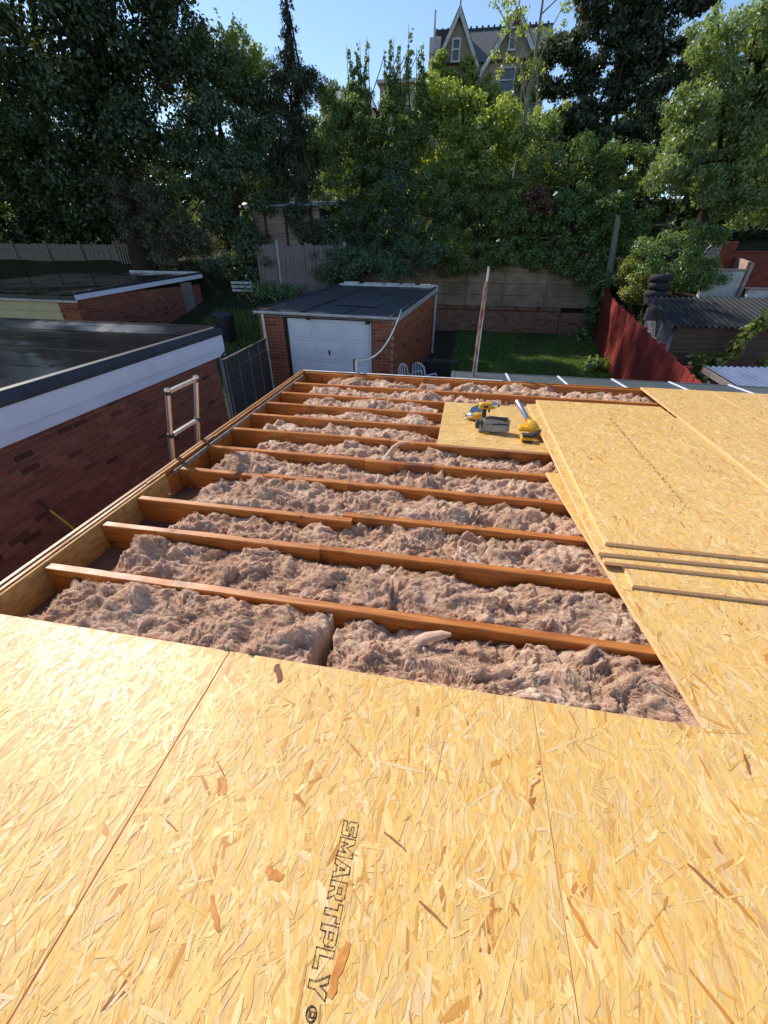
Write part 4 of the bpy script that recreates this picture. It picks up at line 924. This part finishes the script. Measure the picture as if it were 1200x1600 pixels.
for i in range(13): 
    MB().add([(0,-.02,i*.128),(4.8,-.02,i*.128),(4.8,.0,i*.128+.135),(0,.0,i*.128+.135),(0,.02,i*.128),(4.8,.02,i*.128)],[(0,1,2,3),(4,5,1,0)]).build('board',M['board_brown'],sh)
MB().prism([(0,0),(1.8,0),(1.8,2.12),(0,1.66)],0,.05,TR(0,.02,0)@RZ(R_(90))@XZ).build('side_wall',M['pebbledash'],sh)
MB().box(.06,4.8,.03,1.78,0,1.64).build('wall_core',M['fence_dark'],sh)
MB().box(-.35,.0,1.1,1.2,1.66,1.98,c=.01).build('side_board',M['fence_grey'],sh)
ll=thing('lean_to','low lean-to with blue-grey corrugated roof and timber frame at the right edge','shed',(4.35,7.05,-1.97),R_(8))
corr(-.05,2.6,lambda u:(-.35+u*1.15,1.66+u*.13),M['corr_blue'],'roof_sheet',ll,.10,.014)
for x in (.02,1.3,2.5):
    for y,h in ((-.25,1.60),(.62,1.70)): MB().box(x-.04,x+.04,y-.04,y+.04,0,h,c=.006).build('post',M['fence_grey'],ll)
MB().box(-.06,2.6,-.40,-.355,1.545,1.63,c=.006).build('front_beam',M['fence_grey'],ll)
MB().add([(-.105,-.40,1.56),(-.06,-.40,1.56),(-.06,.78,1.70),(-.105,.78,1.70),(-.105,-.40,1.645),(-.06,-.40,1.645),(-.06,.78,1.775),(-.105,.78,1.775)],[(3,2,1,0),(4,5,6,7),(0,1,5,4),(2,3,7,6),(0,4,7,3),(1,2,6,5)]).build('side_beam',M['fence_grey'],ll)
MB().box(.0,2.55,.66,.69,0,1.66).build('back_panel',M['fence_dark'],ll)
for i,(x,z,ry) in enumerate(((0,0,0),(.05,.23,.05),(.03,.46,-.08))):
    t=thing('tyre',['bottom black tyre of the stack on the bank behind the shed','middle black tyre of the stack behind the shed','top black tyre of the stack, slightly tilted'][i],'tyre',(6.15+x,16.0,.22+z),group='tyres stacked behind the shed'); t.rotation_euler=(0,ry,0)
    MB().lathe([(.19,.03),(.20,.0),(.27,.0),(.31,.03),(.325,.07),(.325,.15),(.31,.19),(.27,.22),(.20,.22),(.19,.19),(.21,.11),(.19,.03)],28).build('casing',M['tyre'],t)
    MB().lathe([(.327,.075),(.33,.085),(.33,.135),(.327,.145)],28).build('tread',M['tyre'],t)
tw=thing('terrace_wall','red painted terrace wall with white rendered steps on the right bank','wall',(0,0,0))
MB().box(8.35,8.95,17.9,18.1,-.2,1.80,c=.02).build('pier',M['render_red'],tw); MB().box(8.951,13,17.92,18.08,-.2,1.48,c=.01).build('wall',M['render_red'],tw)
MB().box(8.955,13,17.88,18.12,1.481,1.53,c=.01).build('coping',M['render_red'],tw)
MB().prism([(7.3,-.6),(8.2,-.6),(8.35,.9),(8.34,1.7),(8.1,1.75),(7.75,1.1)],-17.85,-17.6,XZ).build('stone_pier',M['pebbledash'],tw)
MB().box(7.9,9.0,16.9,17.1,-.6,.98,c=.01).build('white_wall',M['render_white'],tw); MB().box(7.88,9.02,16.86,17.14,.981,1.04,c=.01).build('coping',M['coping_pink'],tw)
MB().add([(9.03,16.85,.2),(9.13,16.85,.2),(9.13,16.85,1.2),(9.03,16.85,1.2),(9.03,17.85,.2),(9.13,17.85,.2),(9.13,17.85,1.35),(9.03,17.85,1.35)],[(0,1,2,3),(3,2,6,7),(1,5,6,2),(4,0,3,7),(5,4,7,6)]).build('slanted_coping',M['coping_pink'],tw)
for i in range(5): MB().box(8.95+i*.62,8.95+i*.62+.605,16.2,16.35,-.6,.50,c=.01).build('block',M['render_white'],tw)
MB().box(8.9,12.5,16.17,16.38,.505,.56,c=.01).build('coping',M['coping_pink'],tw)
tag(MB().tube([(5.55,19.25,.0),(5.5,19.2,.9),(5.38,19.15,1.7),(5.25,19.1,2.6)],[.13,.12,.11,.09],10).build('dead_trunk',M['bark_pale']),'bare pale dead trunk leaning above the end of the red fence','trunk')
pl=thing('pallet','white wooden pallet standing in the far garden left of the garage','pallet',(-9.1,17.6,-.02))
for z in (0,.14,.28): MB().box(-.45,.45,-.02,.0,z,z+.085,c=.005).build('slat',M['render_white'],pl)
for x in (-.4,.4): MB().box(x-.04,x+.04,.001,.09,0,.37).build('block',M['fence_grey'],pl)
wb=thing('water_butt','dark grey bin with lid in the far garden between the garages','bin',(-7.75,13.4,gz(-7.75,13.4)))
MB().lathe([(.24,0),(.27,.1),(.31,.75),(.31,.80)],20).build('body',M['black_plastic'],wb); MB().lathe([(.325,.78),(.325,.83),(.22,.88),(0,.89)],20).build('lid',M['felt_trim'],wb)

# ------------------------------------------------------------------ houses on the hill
hs=thing('gabled_house','tall old brick house with two white-edged steep gables on the hill','house',(0,42,4.6))
MB().box(-4.0,4.3,.0,7,0,8.35).build('wall',M['house_brick'],hs)
def gable(cx,w,z0,za):
    g=MB().prism([(cx-w,z0),(cx+w,z0),(cx,za)],-.02,.30,TR(0,.0,0)@XZ@Matrix.Diagonal((1,1,-1,1))).build('gable',M['house_brick'],hs)
    for s in (-1,1):
        d=Vector((-s*w,za-z0)).normalized(); nrm=Vector((s*abs(d.y),abs(d.x))); 
        a=Vector((cx+s*(w+.18),z0-.18*(za-z0)/w)); b_=Vector((cx,za+.1)); o=-Vector((s*d.y*s,0))
        q=[a,b_,b_-Vector((0,.42)),a-Vector((s*.0,.42))]
        MB().add([(p.x,-.42,p.y) for p in q]+[(p.x,-.34,p.y) for p in q],[(0,1,2,3) if s>0 else (3,2,1,0),(4,7,6,5) if s>0 else (5,6,7,4),(0,4,5,1),(2,6,7,3)]).build('barge_board',M['old_white'],g)
        MB().add([(a.x,-.40,a.y+.02),(b_.x,-.40,b_.y+.02),(b_.x,3.6,b_.y+.02),(a.x,3.6,a.y+.02),(a.x,-.40,a.y+.10),(b_.x,-.40,b_.y+.12),(b_.x,3.6,b_.y+.12),(a.x,3.6,a.y+.10)],[(0,1,2,3),(4,7,6,5),(0,4,5,1)]).build('gable_roof',M['slate'],g)
    MB().box(cx-.06,cx+.06,-.46,-.30,za-.3,za+.55).build('finial',M['old_white'],g)
    return g
gable(-2.16,1.45,8.30,10.75); gable(1.72,1.95,8.0,10.55)
mr=MB(); mr.add([(-4.2,-.25,8.2),(4.5,-.25,8.2),(4.5,3.5,10.9),(-4.2,3.5,10.9),(4.5,7.2,8.2),(-4.2,7.2,8.2)],[(0,1,2,3),(3,2,4,5)]); mr.build('roof',M['slate'],hs)
MB().box(-4.2,4.5,3.42,3.58,10.86,10.98).build('ridge',M['felt_trim'],hs)
for i in range(20): MB().box(-4.1+i*.43,-3.95+i*.43,3.45,3.55,10.981,11.1).build('ridge_crest',M['felt_trim'],hs)
def window(parent,x0,x1,z0,z1,y=-.03,bars=1):
    f=MB(); f.box(x0,x0+.09,y-.09,y,z0,z1); f.box(x1-.09,x1,y-.09,y,z0,z1); f.box(x0+.0901,x1-.0901,y-.09,y,z1-.1,z1); f.box(x0-.05,x1+.05,y-.14,y,z0-.1,z0-.001); f.box(x0+.0901,x1-.0901,y-.085,y,(z0+z1)/2-.04,(z0+z1)/2+.04)
    w=f.build('window',M['old_white'],parent); MB().box(x0+.0902,x1-.0902,y-.02,y-.005,z0,z1-.101).build('pane',M['glass'],w); return w
window(hs,1.35,1.85,8.70,9.75,-.325); window(hs,-2.55,-1.95,8.3,9.4,-.325); window(hs,.95,2.1,6.6,7.95); window(hs,-1.1,-.3,6.4,7.6); window(hs,3.1,3.9,5.4,6.6); window(hs,-3.3,-2.3,5.9,7.4)
ch=MB().box(-4.3,-3.45,1.0,1.9,8.0,9.95,c=.03).build('chimney',M['render_white'],hs)
MB().box(-3.9,-2.6,1.2,2.6,9.3,10.35,c=.03).build('dormer',M['felt_trim'],hs); MB().box(-4.02,-3.9,.95,1.05,9.2,11.2).build('flue_pipe',M['old_white'],hs)
h2=thing('cream_house','cream flat-roofed house with white windows left of the gabled house','house',(0,41,4.3))
MB().box(-7.7,-4.25,.5,5,0,7.55).build('wall',M['house_brick'],h2); MB().box(-7.9,-4.22,.2,5.2,7.555,7.75,c=.02).build('eaves_board',M['old_white'],h2)
MB().add([(-7.9,.2,7.76),(-4.22,.2,7.76),(-4.22,2.6,8.2),(-7.9,2.6,8.2)],[(0,1,2,3)]).build('roof',M['lead'],h2)
window(h2,-6.6,-5.2,4.7,6.5,.49)
h3=thing('grey_roofed_house','house with pale grey hipped roof behind the conifer','house',(0,46,4.6))
MB().box(-13.8,-9.3,.5,6,0,7.2).build('wall',M['house_cream'],h3)
MB().add([(-14,.2,7.1),(-9.0,.2,7.1),(-10.2,3,8.95),(-13.4,3,8.95),(-14,6,7.1),(-9.0,6,7.1)],[(0,1,2,3),(1,5,2),(3,2,5,4),(0,3,4)]).build('roof',simple('pale_grey_tiles',(.30,.31,.32),(.24,.25,.26),4,.7,.3,bump=.4),h3)
window(h3,-12.5,-11.3,4.5,6.2,.49)

# ------------------------------------------------------------------ trees and plants
def leaves(P, N, l, w, mat, name, parent, droop=0.):
    """diamond leaves, slightly folded along the middle, at points P looking along N"""
    n=len(P); r=rng
    T=np.cross(N,r.normal(size=(n,3))); T/=np.linalg.norm(T,axis=1)[:,None]+1e-9
    if droop: T=T*(1-droop)+np.array([0,0,-1.])*droop; T/=np.linalg.norm(T,axis=1)[:,None]+1e-9
    B=np.cross(N,T); B/=np.linalg.norm(B,axis=1)[:,None]+1e-9; N2=np.cross(T,B)
    l*=.82; w*=.86
    ls=(l*r.uniform(.55,1.35,n))[:,None]; wd=(w*r.uniform(.6,1.3,n))[:,None]
    V=np.empty((n,4,3)); V[:,0]=P-T*ls*.5; V[:,1]=P+B*wd*.5+N2*wd*.12-T*ls*.08; V[:,2]=P+T*ls*.5-N2*ls*.1; V[:,3]=P-B*wd*.5+N2*wd*.12-T*ls*.08
    return link(name,npmesh(name,V.reshape(-1,3),np.arange(4*n).reshape(-1,4),mat),parent)
def clumps(blobs, per, rmin, rmax, dy=1.0):
    """twig clumps filling each ellipsoid, mostly near its skin"""
    C=[];R=[]
    for b in blobs:
        x,y,z,rx,rz=b[:5]; ry=(b[5] if len(b)>5 else (rx+rz)/2*dy); k=max(4,int(per*rx*rz+per*.4))
        d=rng.normal(size=(k,3)); d/=np.linalg.norm(d,axis=1)[:,None]; q=rng.uniform(.25,1.05,k)**.55
        C.append(np.array([x,y,z])+d*q[:,None]*np.array([rx,ry,rz])); R.append(rng.uniform(rmin,rmax,k))
    return np.concatenate(C),np.concatenate(R)
def foliage(C, R, per, l, w, mat, name, parent, flat=.75, up=.35, droop=0.):
    k=len(C); cnt=np.maximum(6,(1.12*per*(R/R.mean())**2*rng.uniform(.5,1.4,k)).astype(int)); I=np.repeat(np.arange(k),cnt); n=len(I)
    d=rng.normal(size=(n,3)); d/=np.linalg.norm(d,axis=1)[:,None]; q=rng.uniform(0,1,n)**.5
    off=d*q[:,None]*R[I][:,None]; off[:,2]*=flat
    off+=.25*R[I][:,None]*np.stack([pn(C[I,0]*2+off[:,0]*4,off[:,1]*4,off[:,2]*4+a*7) for a in range(3)],1)
    N=d+rng.normal(size=(n,3))*.6+np.array([0,0,up]); N/=np.linalg.norm(N,axis=1)[:,None]
    return leaves(C[I]+off,N,l,w,mat,name,parent,droop)
def trunk(parent, base, top, r0, C, nl, mat, name='trunk'):
    b=Vector(base); t=Vector(top); mb=MB(); pts=[];rad=[]
    for i in range(8):
        s=i/7; pts.append(b.lerp(t,s)+Vector((math.sin(s*4+base[0])*.12,math.cos(s*3+base[0])*.1,0))*s); rad.append(r0*(1-.75*s)*(1.35 if i==0 else 1))
    mb.tube(pts,rad,10)
    idx=rng.choice(len(C),min(nl,len(C)),replace=False)
    for j in idx:
        s=random.uniform(.25,.95); p=b.lerp(t,s); q=Vector(C[j]); m=p.lerp(q,.5)+Vector((0,0,.12*(q-p).length))
        mb.tube([p,p.lerp(m,.6),m,m.lerp(q,.6)-Vector((0,0,.02)),q],[r0*.38*(1-s*.5),r0*.3*(1-s*.5),r0*.22*(1-s*.4),r0*.13,.012],6)
    return mb.build(name,mat,parent)
def tree(name, label, cat, blobs, per, rmin, rmax, lper, l, w, mat, bark, r0, nl=14, droop=0., flat=.75, up=.35, extra=None, top=None, stems=()):
    x=sum(b[0] for b in blobs)/len(blobs); y=blobs[0][1]+.2; z=gz(x,y)-.05; t=thing(name,label,cat,(0,0,0)); t.location=(x,y,z)
    C,R=clumps(blobs,per,rmin,rmax)
    ztop=max(b[2] for b in blobs); C0=C-np.array([x,y,z])
    if extra is not None: C0=np.concatenate([C0,extra[0]-np.array([x,y,z])]); R=np.concatenate([R,extra[1]])
    trunk(t,(0,0,0),(top[0]-x,top[1]-y,top[2]-z) if top else (0,0,ztop-z-.3),r0,C0,nl,bark)
    foliage(C0,R,lper,l,w,mat,'crown',t,flat,up,droop)
    for (sx,sy,sz) in stems: MB().tube([(sx-x+.25,sy-y,sz-z-3.0),(sx-x+.06,sy-y,sz-z-1.5),(sx-x,sy-y,sz-z)],[.03,.02,.006],5).build('stem',bark,t)
    return t
def spires(tips, base_z, r=.09, step=.10, jit=.35):
    C=[];R=[]
    for (x,y,z) in tips:
        k=int((z-base_z)/step)
        for i in range(k):
            s=i/k; jx=r*(1.5-1.1*s)*jit; C.append((x+.12*math.sin(s*3+x*5)+random.uniform(-jx,jx),y+random.uniform(-jx,jx),base_z+(z-base_z)*s)); R.append(r*(1.35-s)*random.uniform(.45,1.2))
    return np.array(C),np.array(R)
TREES=[]
tree('broadleaf_tree','huge dark broadleaf tree filling the upper left corner','tree',[(-15.5,18.3,7.4,3.5,1.7),(-12.0,18.3,7.6,2.5,1.25),(-16.6,18.3,5.2,3.2,1.6),(-13.0,18.6,5.2,2.3,1.4),(-15.2,18.6,3.4,2.9,1.0),(-19.4,18.3,6.2,3.3,2.3),(-10.3,18.2,8.3,.9,.5),(-14.2,18.9,6.4,2.6,1.2),(-17.5,19,4.0,2.5,1.2),(-11.0,18.2,7.0,1.2,.7),(-14,18.8,9.8,4,1.4),(-12.2,21.5,13.5,3.0,2.2),(-14.5,20,12.5,3.2,2.2),(-12,22.5,16.5,3.6,2.6),(-16,20.5,15.5,4,3),(-11.6,18.6,11.8,2.6,1.5)],9.5,.4,.85,165,.21,.11,M['leaf_dark'],M['bark'],.42,40)
tree('broadleaf_tree','dark broadleaf tree beyond the left edge of the picture','tree',[(-24,20,6,4,4),(-25,20,11,4,3.5),(-30,18,7,4.5,4),(-30,18,12,4,3),(-27,18,3,4,2.5)],5,.5,.95,60,.36,.2,M['leaf_dark'],M['bark'],.4,20)
tree('broadleaf_tree','dark tree well outside the left edge, beside the flat black roof','tree',[(-33,11,6,4,4),(-34,11,11,4,3.5),(-38,4,7,4.5,4),(-37,5,12,4,3),(-35,8,3,4,2.5)],4,.6,1.,55,.42,.24,M['leaf_dark'],M['bark'],.4,16)
tree('conifer_shrub','brownish drooping conifer shrub above the left fences','shrub',[(-12.5,18.2,2.4,2.0,1.2),(-11.3,18.1,1.2,1.5,1.0),(-13.4,18.4,3.3,1.5,.9)],14,.28,.5,170,.16,.045,M['leaf_brown'],M['bark'],.12,14,droop=.35)
tree('laurel_tree','dense blue-green evergreen standing between the left tree and the conifer','tree',[(-9.5,19,6.5,1.2,.8),(-9.5,19,5.1,1.7,1.3),(-9.2,18.8,3.4,1.6,1.4),(-10.2,18.6,1.7,1.6,1.2),(-10.9,19,4.4,1.5,1.4),(-8.8,18.6,1.2,1.0,.9)],15,.3,.55,180,.17,.075,M['leaf_blue'],M['bark'],.2,20)
lt2=tree('sunlit_tree','yellow-green tree top catching sun above the dark evergreen','tree',[(-9.7,20.6,7.4,1.2,.75),(-10.3,20.6,6.6,1.1,.8),(-8.7,20.6,6.9,.9,.6),(-10.6,20.6,7.7,1.0,.6),(-8.5,20.7,6.0,.9,.8),(-9.0,20.6,7.7,.8,.5)],22,.2,.42,120,.13,.06,M['leaf_bright'],M['bark'],.16,14,extra=spires([(-10.4,20.7,8.6),(-9.9,20.7,8.9),(-9.3,20.7,8.75),(-9.0,20.7,8.4)],7.6,.14,.11))
ex=spires([(-7.05,20.5,9.3)],6.3,.32,.07,.9)
tree('cypress_tree','dark cypress with a thin spire rising against the sky','tree',[(-7.3,20.5,6.3,1.35,.7),(-7.8,20.5,5.3,1.5,1.2),(-7.1,20.3,4.3,1.2,1.3),(-8.2,20.3,3.4,1.1,1.2),(-6.4,20.5,6.8,.5,.28),(-7.9,20.5,6.9,.55,.35),(-7.4,20.3,2.6,1.0,.9),(-6.7,19.1,2.5,.7,.7),(-6.2,18.9,1.7,.7,.6)],16,.22,.46,170,.17,.04,M['leaf_conifer'],M['bark'],.2,22,droop=.45,extra=ex,top=(-7.05,20.5,9.25))
HZ=[(-5.15,21,7.75),(-4.95,21,7.4),(-4.65,21,7.85),(-4.35,21,7.9),(-3.75,21,7.6),(-3.4,21,7.85),(-3.15,21,7.7),(-2.87,21,8.15),(-2.55,21,7.6),(-2.3,21,7.7)]
tree('hazel_thicket','mid-green multi-stemmed tree with upright leafy shoots against the sky','tree',[(-4.8,21,5.7,1.2,.8),(-3.7,21,5.0,1.5,1.2),(-5.4,21,4.3,1.5,1.3),(-4.0,20.8,3.1,1.8,1.2),(-2.8,21,5.1,.95,.85),(-5.7,21,6.2,.7,.6),(-6.2,21,5.2,.8,.9)],20,.2,.42,150,.13,.055,M['leaf_mid'],M['bark'],.14,26,extra=spires(HZ,5.6,.2,.10,.45),stems=HZ)
tree('ivy_clad_tree','bright yellow-green leafy tree in front of the gabled house','tree',[(-.9,21.5,5.7,1.3,.8),(.3,21.5,5.0,1.4,1.0),(-1.2,21.4,4.6,1.7,1.1),(.8,21.5,5.75,.8,.5),(-2.1,21.5,6.3,.45,.7),(-1.3,21.6,6.35,.35,.5),(-.3,21.2,3.9,1.6,1.0),(-.35,21.6,6.2,.35,.4)],20,.22,.45,160,.16,.09,M['leaf_bright'],M['bark'],.2,22)
tree('hedge_shrub','dense dark-green shrubs overhanging the back of the garage','shrub',[(-5.6,19.9,2.3,1.4,.95),(-3.7,19.7,1.65,1.7,.7),(-1.9,19.9,2.3,1.7,1.0),(-3.0,20.1,3.3,1.4,.9),(-5.0,19.3,1.3,1.0,.5),(-2.4,18.2,1.2,1.5,.6),(-3.9,17.6,1.1,1.3,.55),(-3.0,16.5,.85,1.3,.32),(-4.4,16.7,.95,1.0,.35),(-5.5,18.4,1.0,.9,.9),(-4.9,17.6,.3,.6,.7)],20,.2,.42,170,.12,.06,M['leaf_blue'],M['bark'],.12,22)
tree('hedge_shrub','dark green shrub mass above the middle of the concrete wall','shrub',[(.1,20.0,2.4,1.6,1.1),(1.6,20.1,2.1,1.2,.8),(-.9,20.2,3.4,1.6,.9),(.9,20.3,3.2,1.2,.9),(.4,19.6,1.3,1.1,.5),(-.7,19.3,1.2,.9,.6),(1.5,19.55,1.25,.8,.35)],20,.2,.42,170,.12,.06,M['leaf_mid'],M['bark'],.12,18)
tree('cedar_tree','dark layered conifer on the upper right in front of the sky','tree',[(4.0,25,8.7,1.9,.28),(5.8,25,9.0,1.6,.5),(3.3,25,7.5,1.5,.32),(5.5,25,7.0,1.8,.45),(3.1,25,5.8,1.6,.8),(5.5,25,5.2,2.2,1.0),(7.3,25,7.6,1.4,.7),(4.1,25,6.3,1.4,.5),(6.8,25,9.4,1.5,.4),(4.6,25,10.0,2.2,.4),(7.5,25,10.3,2.0,.6),(4.4,24.6,4.2,1.9,.9),(7.2,25,5.8,1.5,.9),(4.9,25,7.9,1.6,.4),(6.3,25,8.2,1.3,.5),(3.0,25,8.3,1.2,.3),(4.6,25,9.4,1.4,.35)],22,.28,.55,150,.21,.085,M['leaf_conifer'],M['bark'],.26,22,flat=.45,top=(5.6,25,10.8))
tree('slender_tree','slender tree with pale trunk and sparse leaves beside the second gable','tree',[(.9,23,8.6,.8,.5),(.6,23,7.6,.6,.4),(1.9,23,7.3,.8,.55),(2.3,23,8.2,.6,.5),(.5,23,9.1,.5,.3),(2.6,23,9.2,.7,.4),(2.2,23,6.2,1.1,.6)],7,.16,.32,34,.17,.08,M['leaf_bright'],M['bark_pale'],.12,14,top=(1.85,23,10.0))
tree('willow_tree','big light green tree filling the right edge, lit from the left','tree',[(6.6,17.6,6.4,1.2,.65),(6.4,17.5,5.2,1.05,.7),(7.6,17.5,4.6,1.3,.9),(6.25,17.4,4.3,.7,.7),(6.15,17.3,3.5,.8,.5),(7.7,17.3,3.2,1.2,.7),(8.9,17.5,2.9,1.0,.8),(7.9,17.5,5.8,1.1,.95),(8.2,17.6,7.2,1.5,.7),(9.4,17.6,5,1.3,1.2)],26,.2,.4,160,.16,.055,M['leaf_willow'],M['bark'],.22,30,droop=.45)
tree('bramble_mass','green undergrowth between the dark conifer and the ivy hedge','shrub',[(2.7,21.5,4.2,1.1,.9),(4.2,21.8,4.3,1.4,.9),(5.6,21.5,4.2,1.2,.9),(2.0,21.3,5.1,.9,.7)],18,.22,.45,150,.14,.065,M['leaf_mid'],M['bark'],.1,14)
tree('ivy_hedge','ivy and creeper hanging over the top of the concrete wall','ivy',[(2.9,19.85,2.6,1.1,.7,.4),(4.3,19.85,2.9,1.3,.65,.5),(5.7,19.7,2.5,.95,.8,.5),(4.4,19.6,1.6,1.2,.6,.25),(5.7,19.5,1.2,.7,.7,.3),(5.5,19.35,.3,.4,.6,.2),(5.35,19.25,-.8,.35,.5,.2),(3.2,19.6,1.25,1.0,.4,.15),(4.6,19.6,.95,.9,.55,.15),(5.4,19.55,.3,.35,.9,.15),(2.0,19.7,1.5,.9,.4,.2)],26,.16,.34,150,.11,.085,M['leaf_ivy'],M['bark'],.07,18)
tree('creeper_patch','reddish creeper patch at the left end of the ivy','ivy',[(2.2,19.7,3.25,.5,.3,.3),(2.6,19.6,2.9,.4,.25,.3)],40,.12,.25,90,.09,.06,M['leaf_red'],M['bark'],.03,8)
tree('bank_bush','leafy bush on the bank behind the tyres','shrub',[(6.5,17.0,1.4,.95,.7),(7.6,16.9,.8,.8,.6),(7.4,17.1,1.9,.7,.45)],30,.16,.34,150,.10,.055,M['leaf_ivy'],M['bark'],.06,12)
tree('bank_bush','small yellowish bush beside the dead trunk','shrub',[(5.9,16.6,.45,.55,.35),(5.75,17.6,.9,.5,.5)],40,.14,.28,110,.10,.055,M['leaf_vine'],M['bark'],.04,8)
tree('hillside_tree','dark tree far up the hill behind the conifer','tree',[(-6.5,30,5.5,2.2,1.6),(-9.5,31,6.0,2.2,1.6),(-13,30,6,2.6,2)],8,.4,.8,130,.24,.12,M['leaf_dark'],M['bark'],.2,12)
tree('hillside_tree','dark tree far up the hill behind the light green tree','tree',[(9,28,7.5,2.6,2.2),(12.5,27,7,2.6,2.2),(11,26,4.5,3,1.8)],8,.4,.8,130,.24,.12,M['leaf_dark'],M['bark'],.2,12)
tree('hillside_tree','low green tree below the houses on the hill','tree',[(-3.5,27,4.8,2.4,1.5),(0.5,27,5.0,2.4,1.5),(4,28,5.0,2.4,1.6)],9,.35,.7,130,.2,.1,M['leaf_mid'],M['bark'],.18,12)
tree('hillside_tree','dark tree at the left edge beyond the board fence','tree',[(-20,21.5,3.2,2.8,1.8),(-16.2,21.5,2.6,2.4,1.3),(-23,21,4,3,2)],9,.35,.7,150,.2,.1,M['leaf_dark'],M['bark'],.2,12)
iv=thing('wall_ivy','ivy climbing the left gable and lower front of the gabled house','ivy',(0,41.6,4.6))
C,R=clumps([(-2.3,-.1,6.8,1.9,1.6,.35),(-3.4,-.1,7.8,.6,.9,.35),(-1.3,-.1,7.6,.4,.7,.35),(0.2,-.1,6.4,1.2,1.0,.35),(3.3,-.1,7.0,1.0,1.4,.35),(1.5,-.1,5.6,1.8,.8,.35)],14,.25,.5); foliage(C,R,110,.2,.15,M['leaf_bright'],'foliage',iv)
MB().tube([(-2.3,.0,-.5),(-2.4,-.02,3),(-2.2,-.02,7)],[.08,.06,.03],6).build('stem',M['bark'],iv)
# the wooded hillside behind everything
def hill_wood(spots, label):
    C=[];R=[]
    for (x,y,z,rx,rz) in spots: c,r=clumps([(x,y,z,rx,rz)],5,.5,1.0); C.append(c); R.append(r)
    o=foliage(np.concatenate(C),np.concatenate(R),38,.48,.3,M['leaf_dark'],'hillside_wood',None); tag(o,label,'wood',kind='stuff')
sp=[(-58+i*3.2,36+3*random.random(),gz(-20,37)+2.2+random.uniform(-.6,.8),2.8,2.6) for i in range(15)]+[(-58+i*3.2,30,gz(-20,30)+1.2,2.6,2.0) for i in range(15)]
hill_wood(sp,'dark wood covering the hillside on the left')
sp=[(-30+i*2.1,21.4+1.5*random.random(),gz(-20,22)+.5,1.7,1.3) for i in range(11)]
hill_wood(sp,'dark undergrowth behind the brown board fence')
sp=[(6+i*3.,34+2*random.random(),gz(10,34)+2.6+random.uniform(-.6,1.2),2.8,2.8) for i in range(9)]+[(7+i*3.,26,gz(10,26)+1.2,2.4,1.8) for i in range(8)]
hill_wood(sp,'dark wood covering the hillside on the right')
sp=[(-11+i*2.6,29+2*random.random(),gz(0,30)+1.0+random.uniform(-.4,.5),2.2,1.7) for i in range(8)]+[(-9+i*2.4,24,gz(0,24)+.7,1.8,1.2) for i in range(7)]
hill_wood(sp,'undergrowth on the hillside below the houses')
# low plants
def plant(name,label,loc,n,ll,ww,spread,h,mat,droop=.25):
    t=thing(name,label,'plant',loc); P=np.c_[rng.normal(0,spread,n),rng.normal(0,spread,n),rng.uniform(.05,1,n)*h]
    d=P/np.array([spread,spread,h])*.6+rng.normal(size=(n,3))*.5+np.array([0,0,.9]); d/=np.linalg.norm(d,axis=1)[:,None]
    leaves(P,d,ll,ww,mat,'foliage',t,droop)
    mb=MB()
    for i in range(6): q=P[i*max(1,n//7)]; mb.tube([(0,0,0),(q[0]*.4,q[1]*.4,q[2]*.6),tuple(q)],[.012,.009,.004],5)
    mb.build('stem',M['bark'],t); return t
plant('fern_clump','bright green strappy plants at the foot of the grey board fence',(-8.0,17.5,gz(-8,17.5)),260,.5,.05,.42,.55,M['leaf_ivy'],.5)
plant('fern_clump','second clump of strappy plants nearer the garage roof',(-7.0,17.4,gz(-7,17.4)),220,.45,.05,.35,.5,M['leaf_ivy'],.5)
plant('dock_plant','broad-leaved dark green plant on the lawn beside the red fence',(4.45,14.0,gz(0,14.0)),130,.30,.13,.24,.38,M['leaf_mid'])
plant('dock_plant','leafy weeds at the end of the lawn under the ivy',(5.1,18.7,gz(0,18.7)),200,.2,.1,.35,.4,M['leaf_ivy'])
v=thing('vine','yellow-green vine climbing the front of the brown shed','plant',(6.95,12.1,gz(0,12.1)))
sp=[(-.6,-.1,.25),(-.55,-.1,.6),(-.35,-.12,.85),(-.15,-.12,1.05),(.0,-.13,1.3),(.08,-.15,1.6),(.22,-.2,1.85),(.42,-.22,1.95)]
MB().tube([(-.6,-.1,0)]+sp,.016,6).build('stem',M['bark'],v)
C=np.array([Vector(a).lerp(Vector(b),k/4) for a,b in zip(sp[:-1],sp[1:]) for k in range(4)]+[(-.75,-.15,.9),(-.9,-.15,.95),(.45,-.2,1.95)]); foliage(C,rng.uniform(.14,.26,len(C)),26,.17,.12,M['leaf_vine'],'foliage',v,1.,.6)
v=thing('vine','small yellow-leaved plant on the shed front near the right edge','plant',(7.75,12.05,gz(0,12)))
MB().tube([(0,0,0),(.02,-.02,.5),(.0,-.05,1.0)],.014,6).build('stem',M['bark'],v)
foliage(np.array([(0,-.05,.9),(.1,-.05,1.0),(-.1,-.05,.85),(.05,-.05,1.1)]),np.full(4,.16),30,.13,.08,M['leaf_vine'],'foliage',v,1.,.6)
plant('weed','small yellow-green weed at the foot of the red fence',(4.35,10.4,gz(0,10.4)),40,.16,.09,.09,.75,M['leaf_vine'])
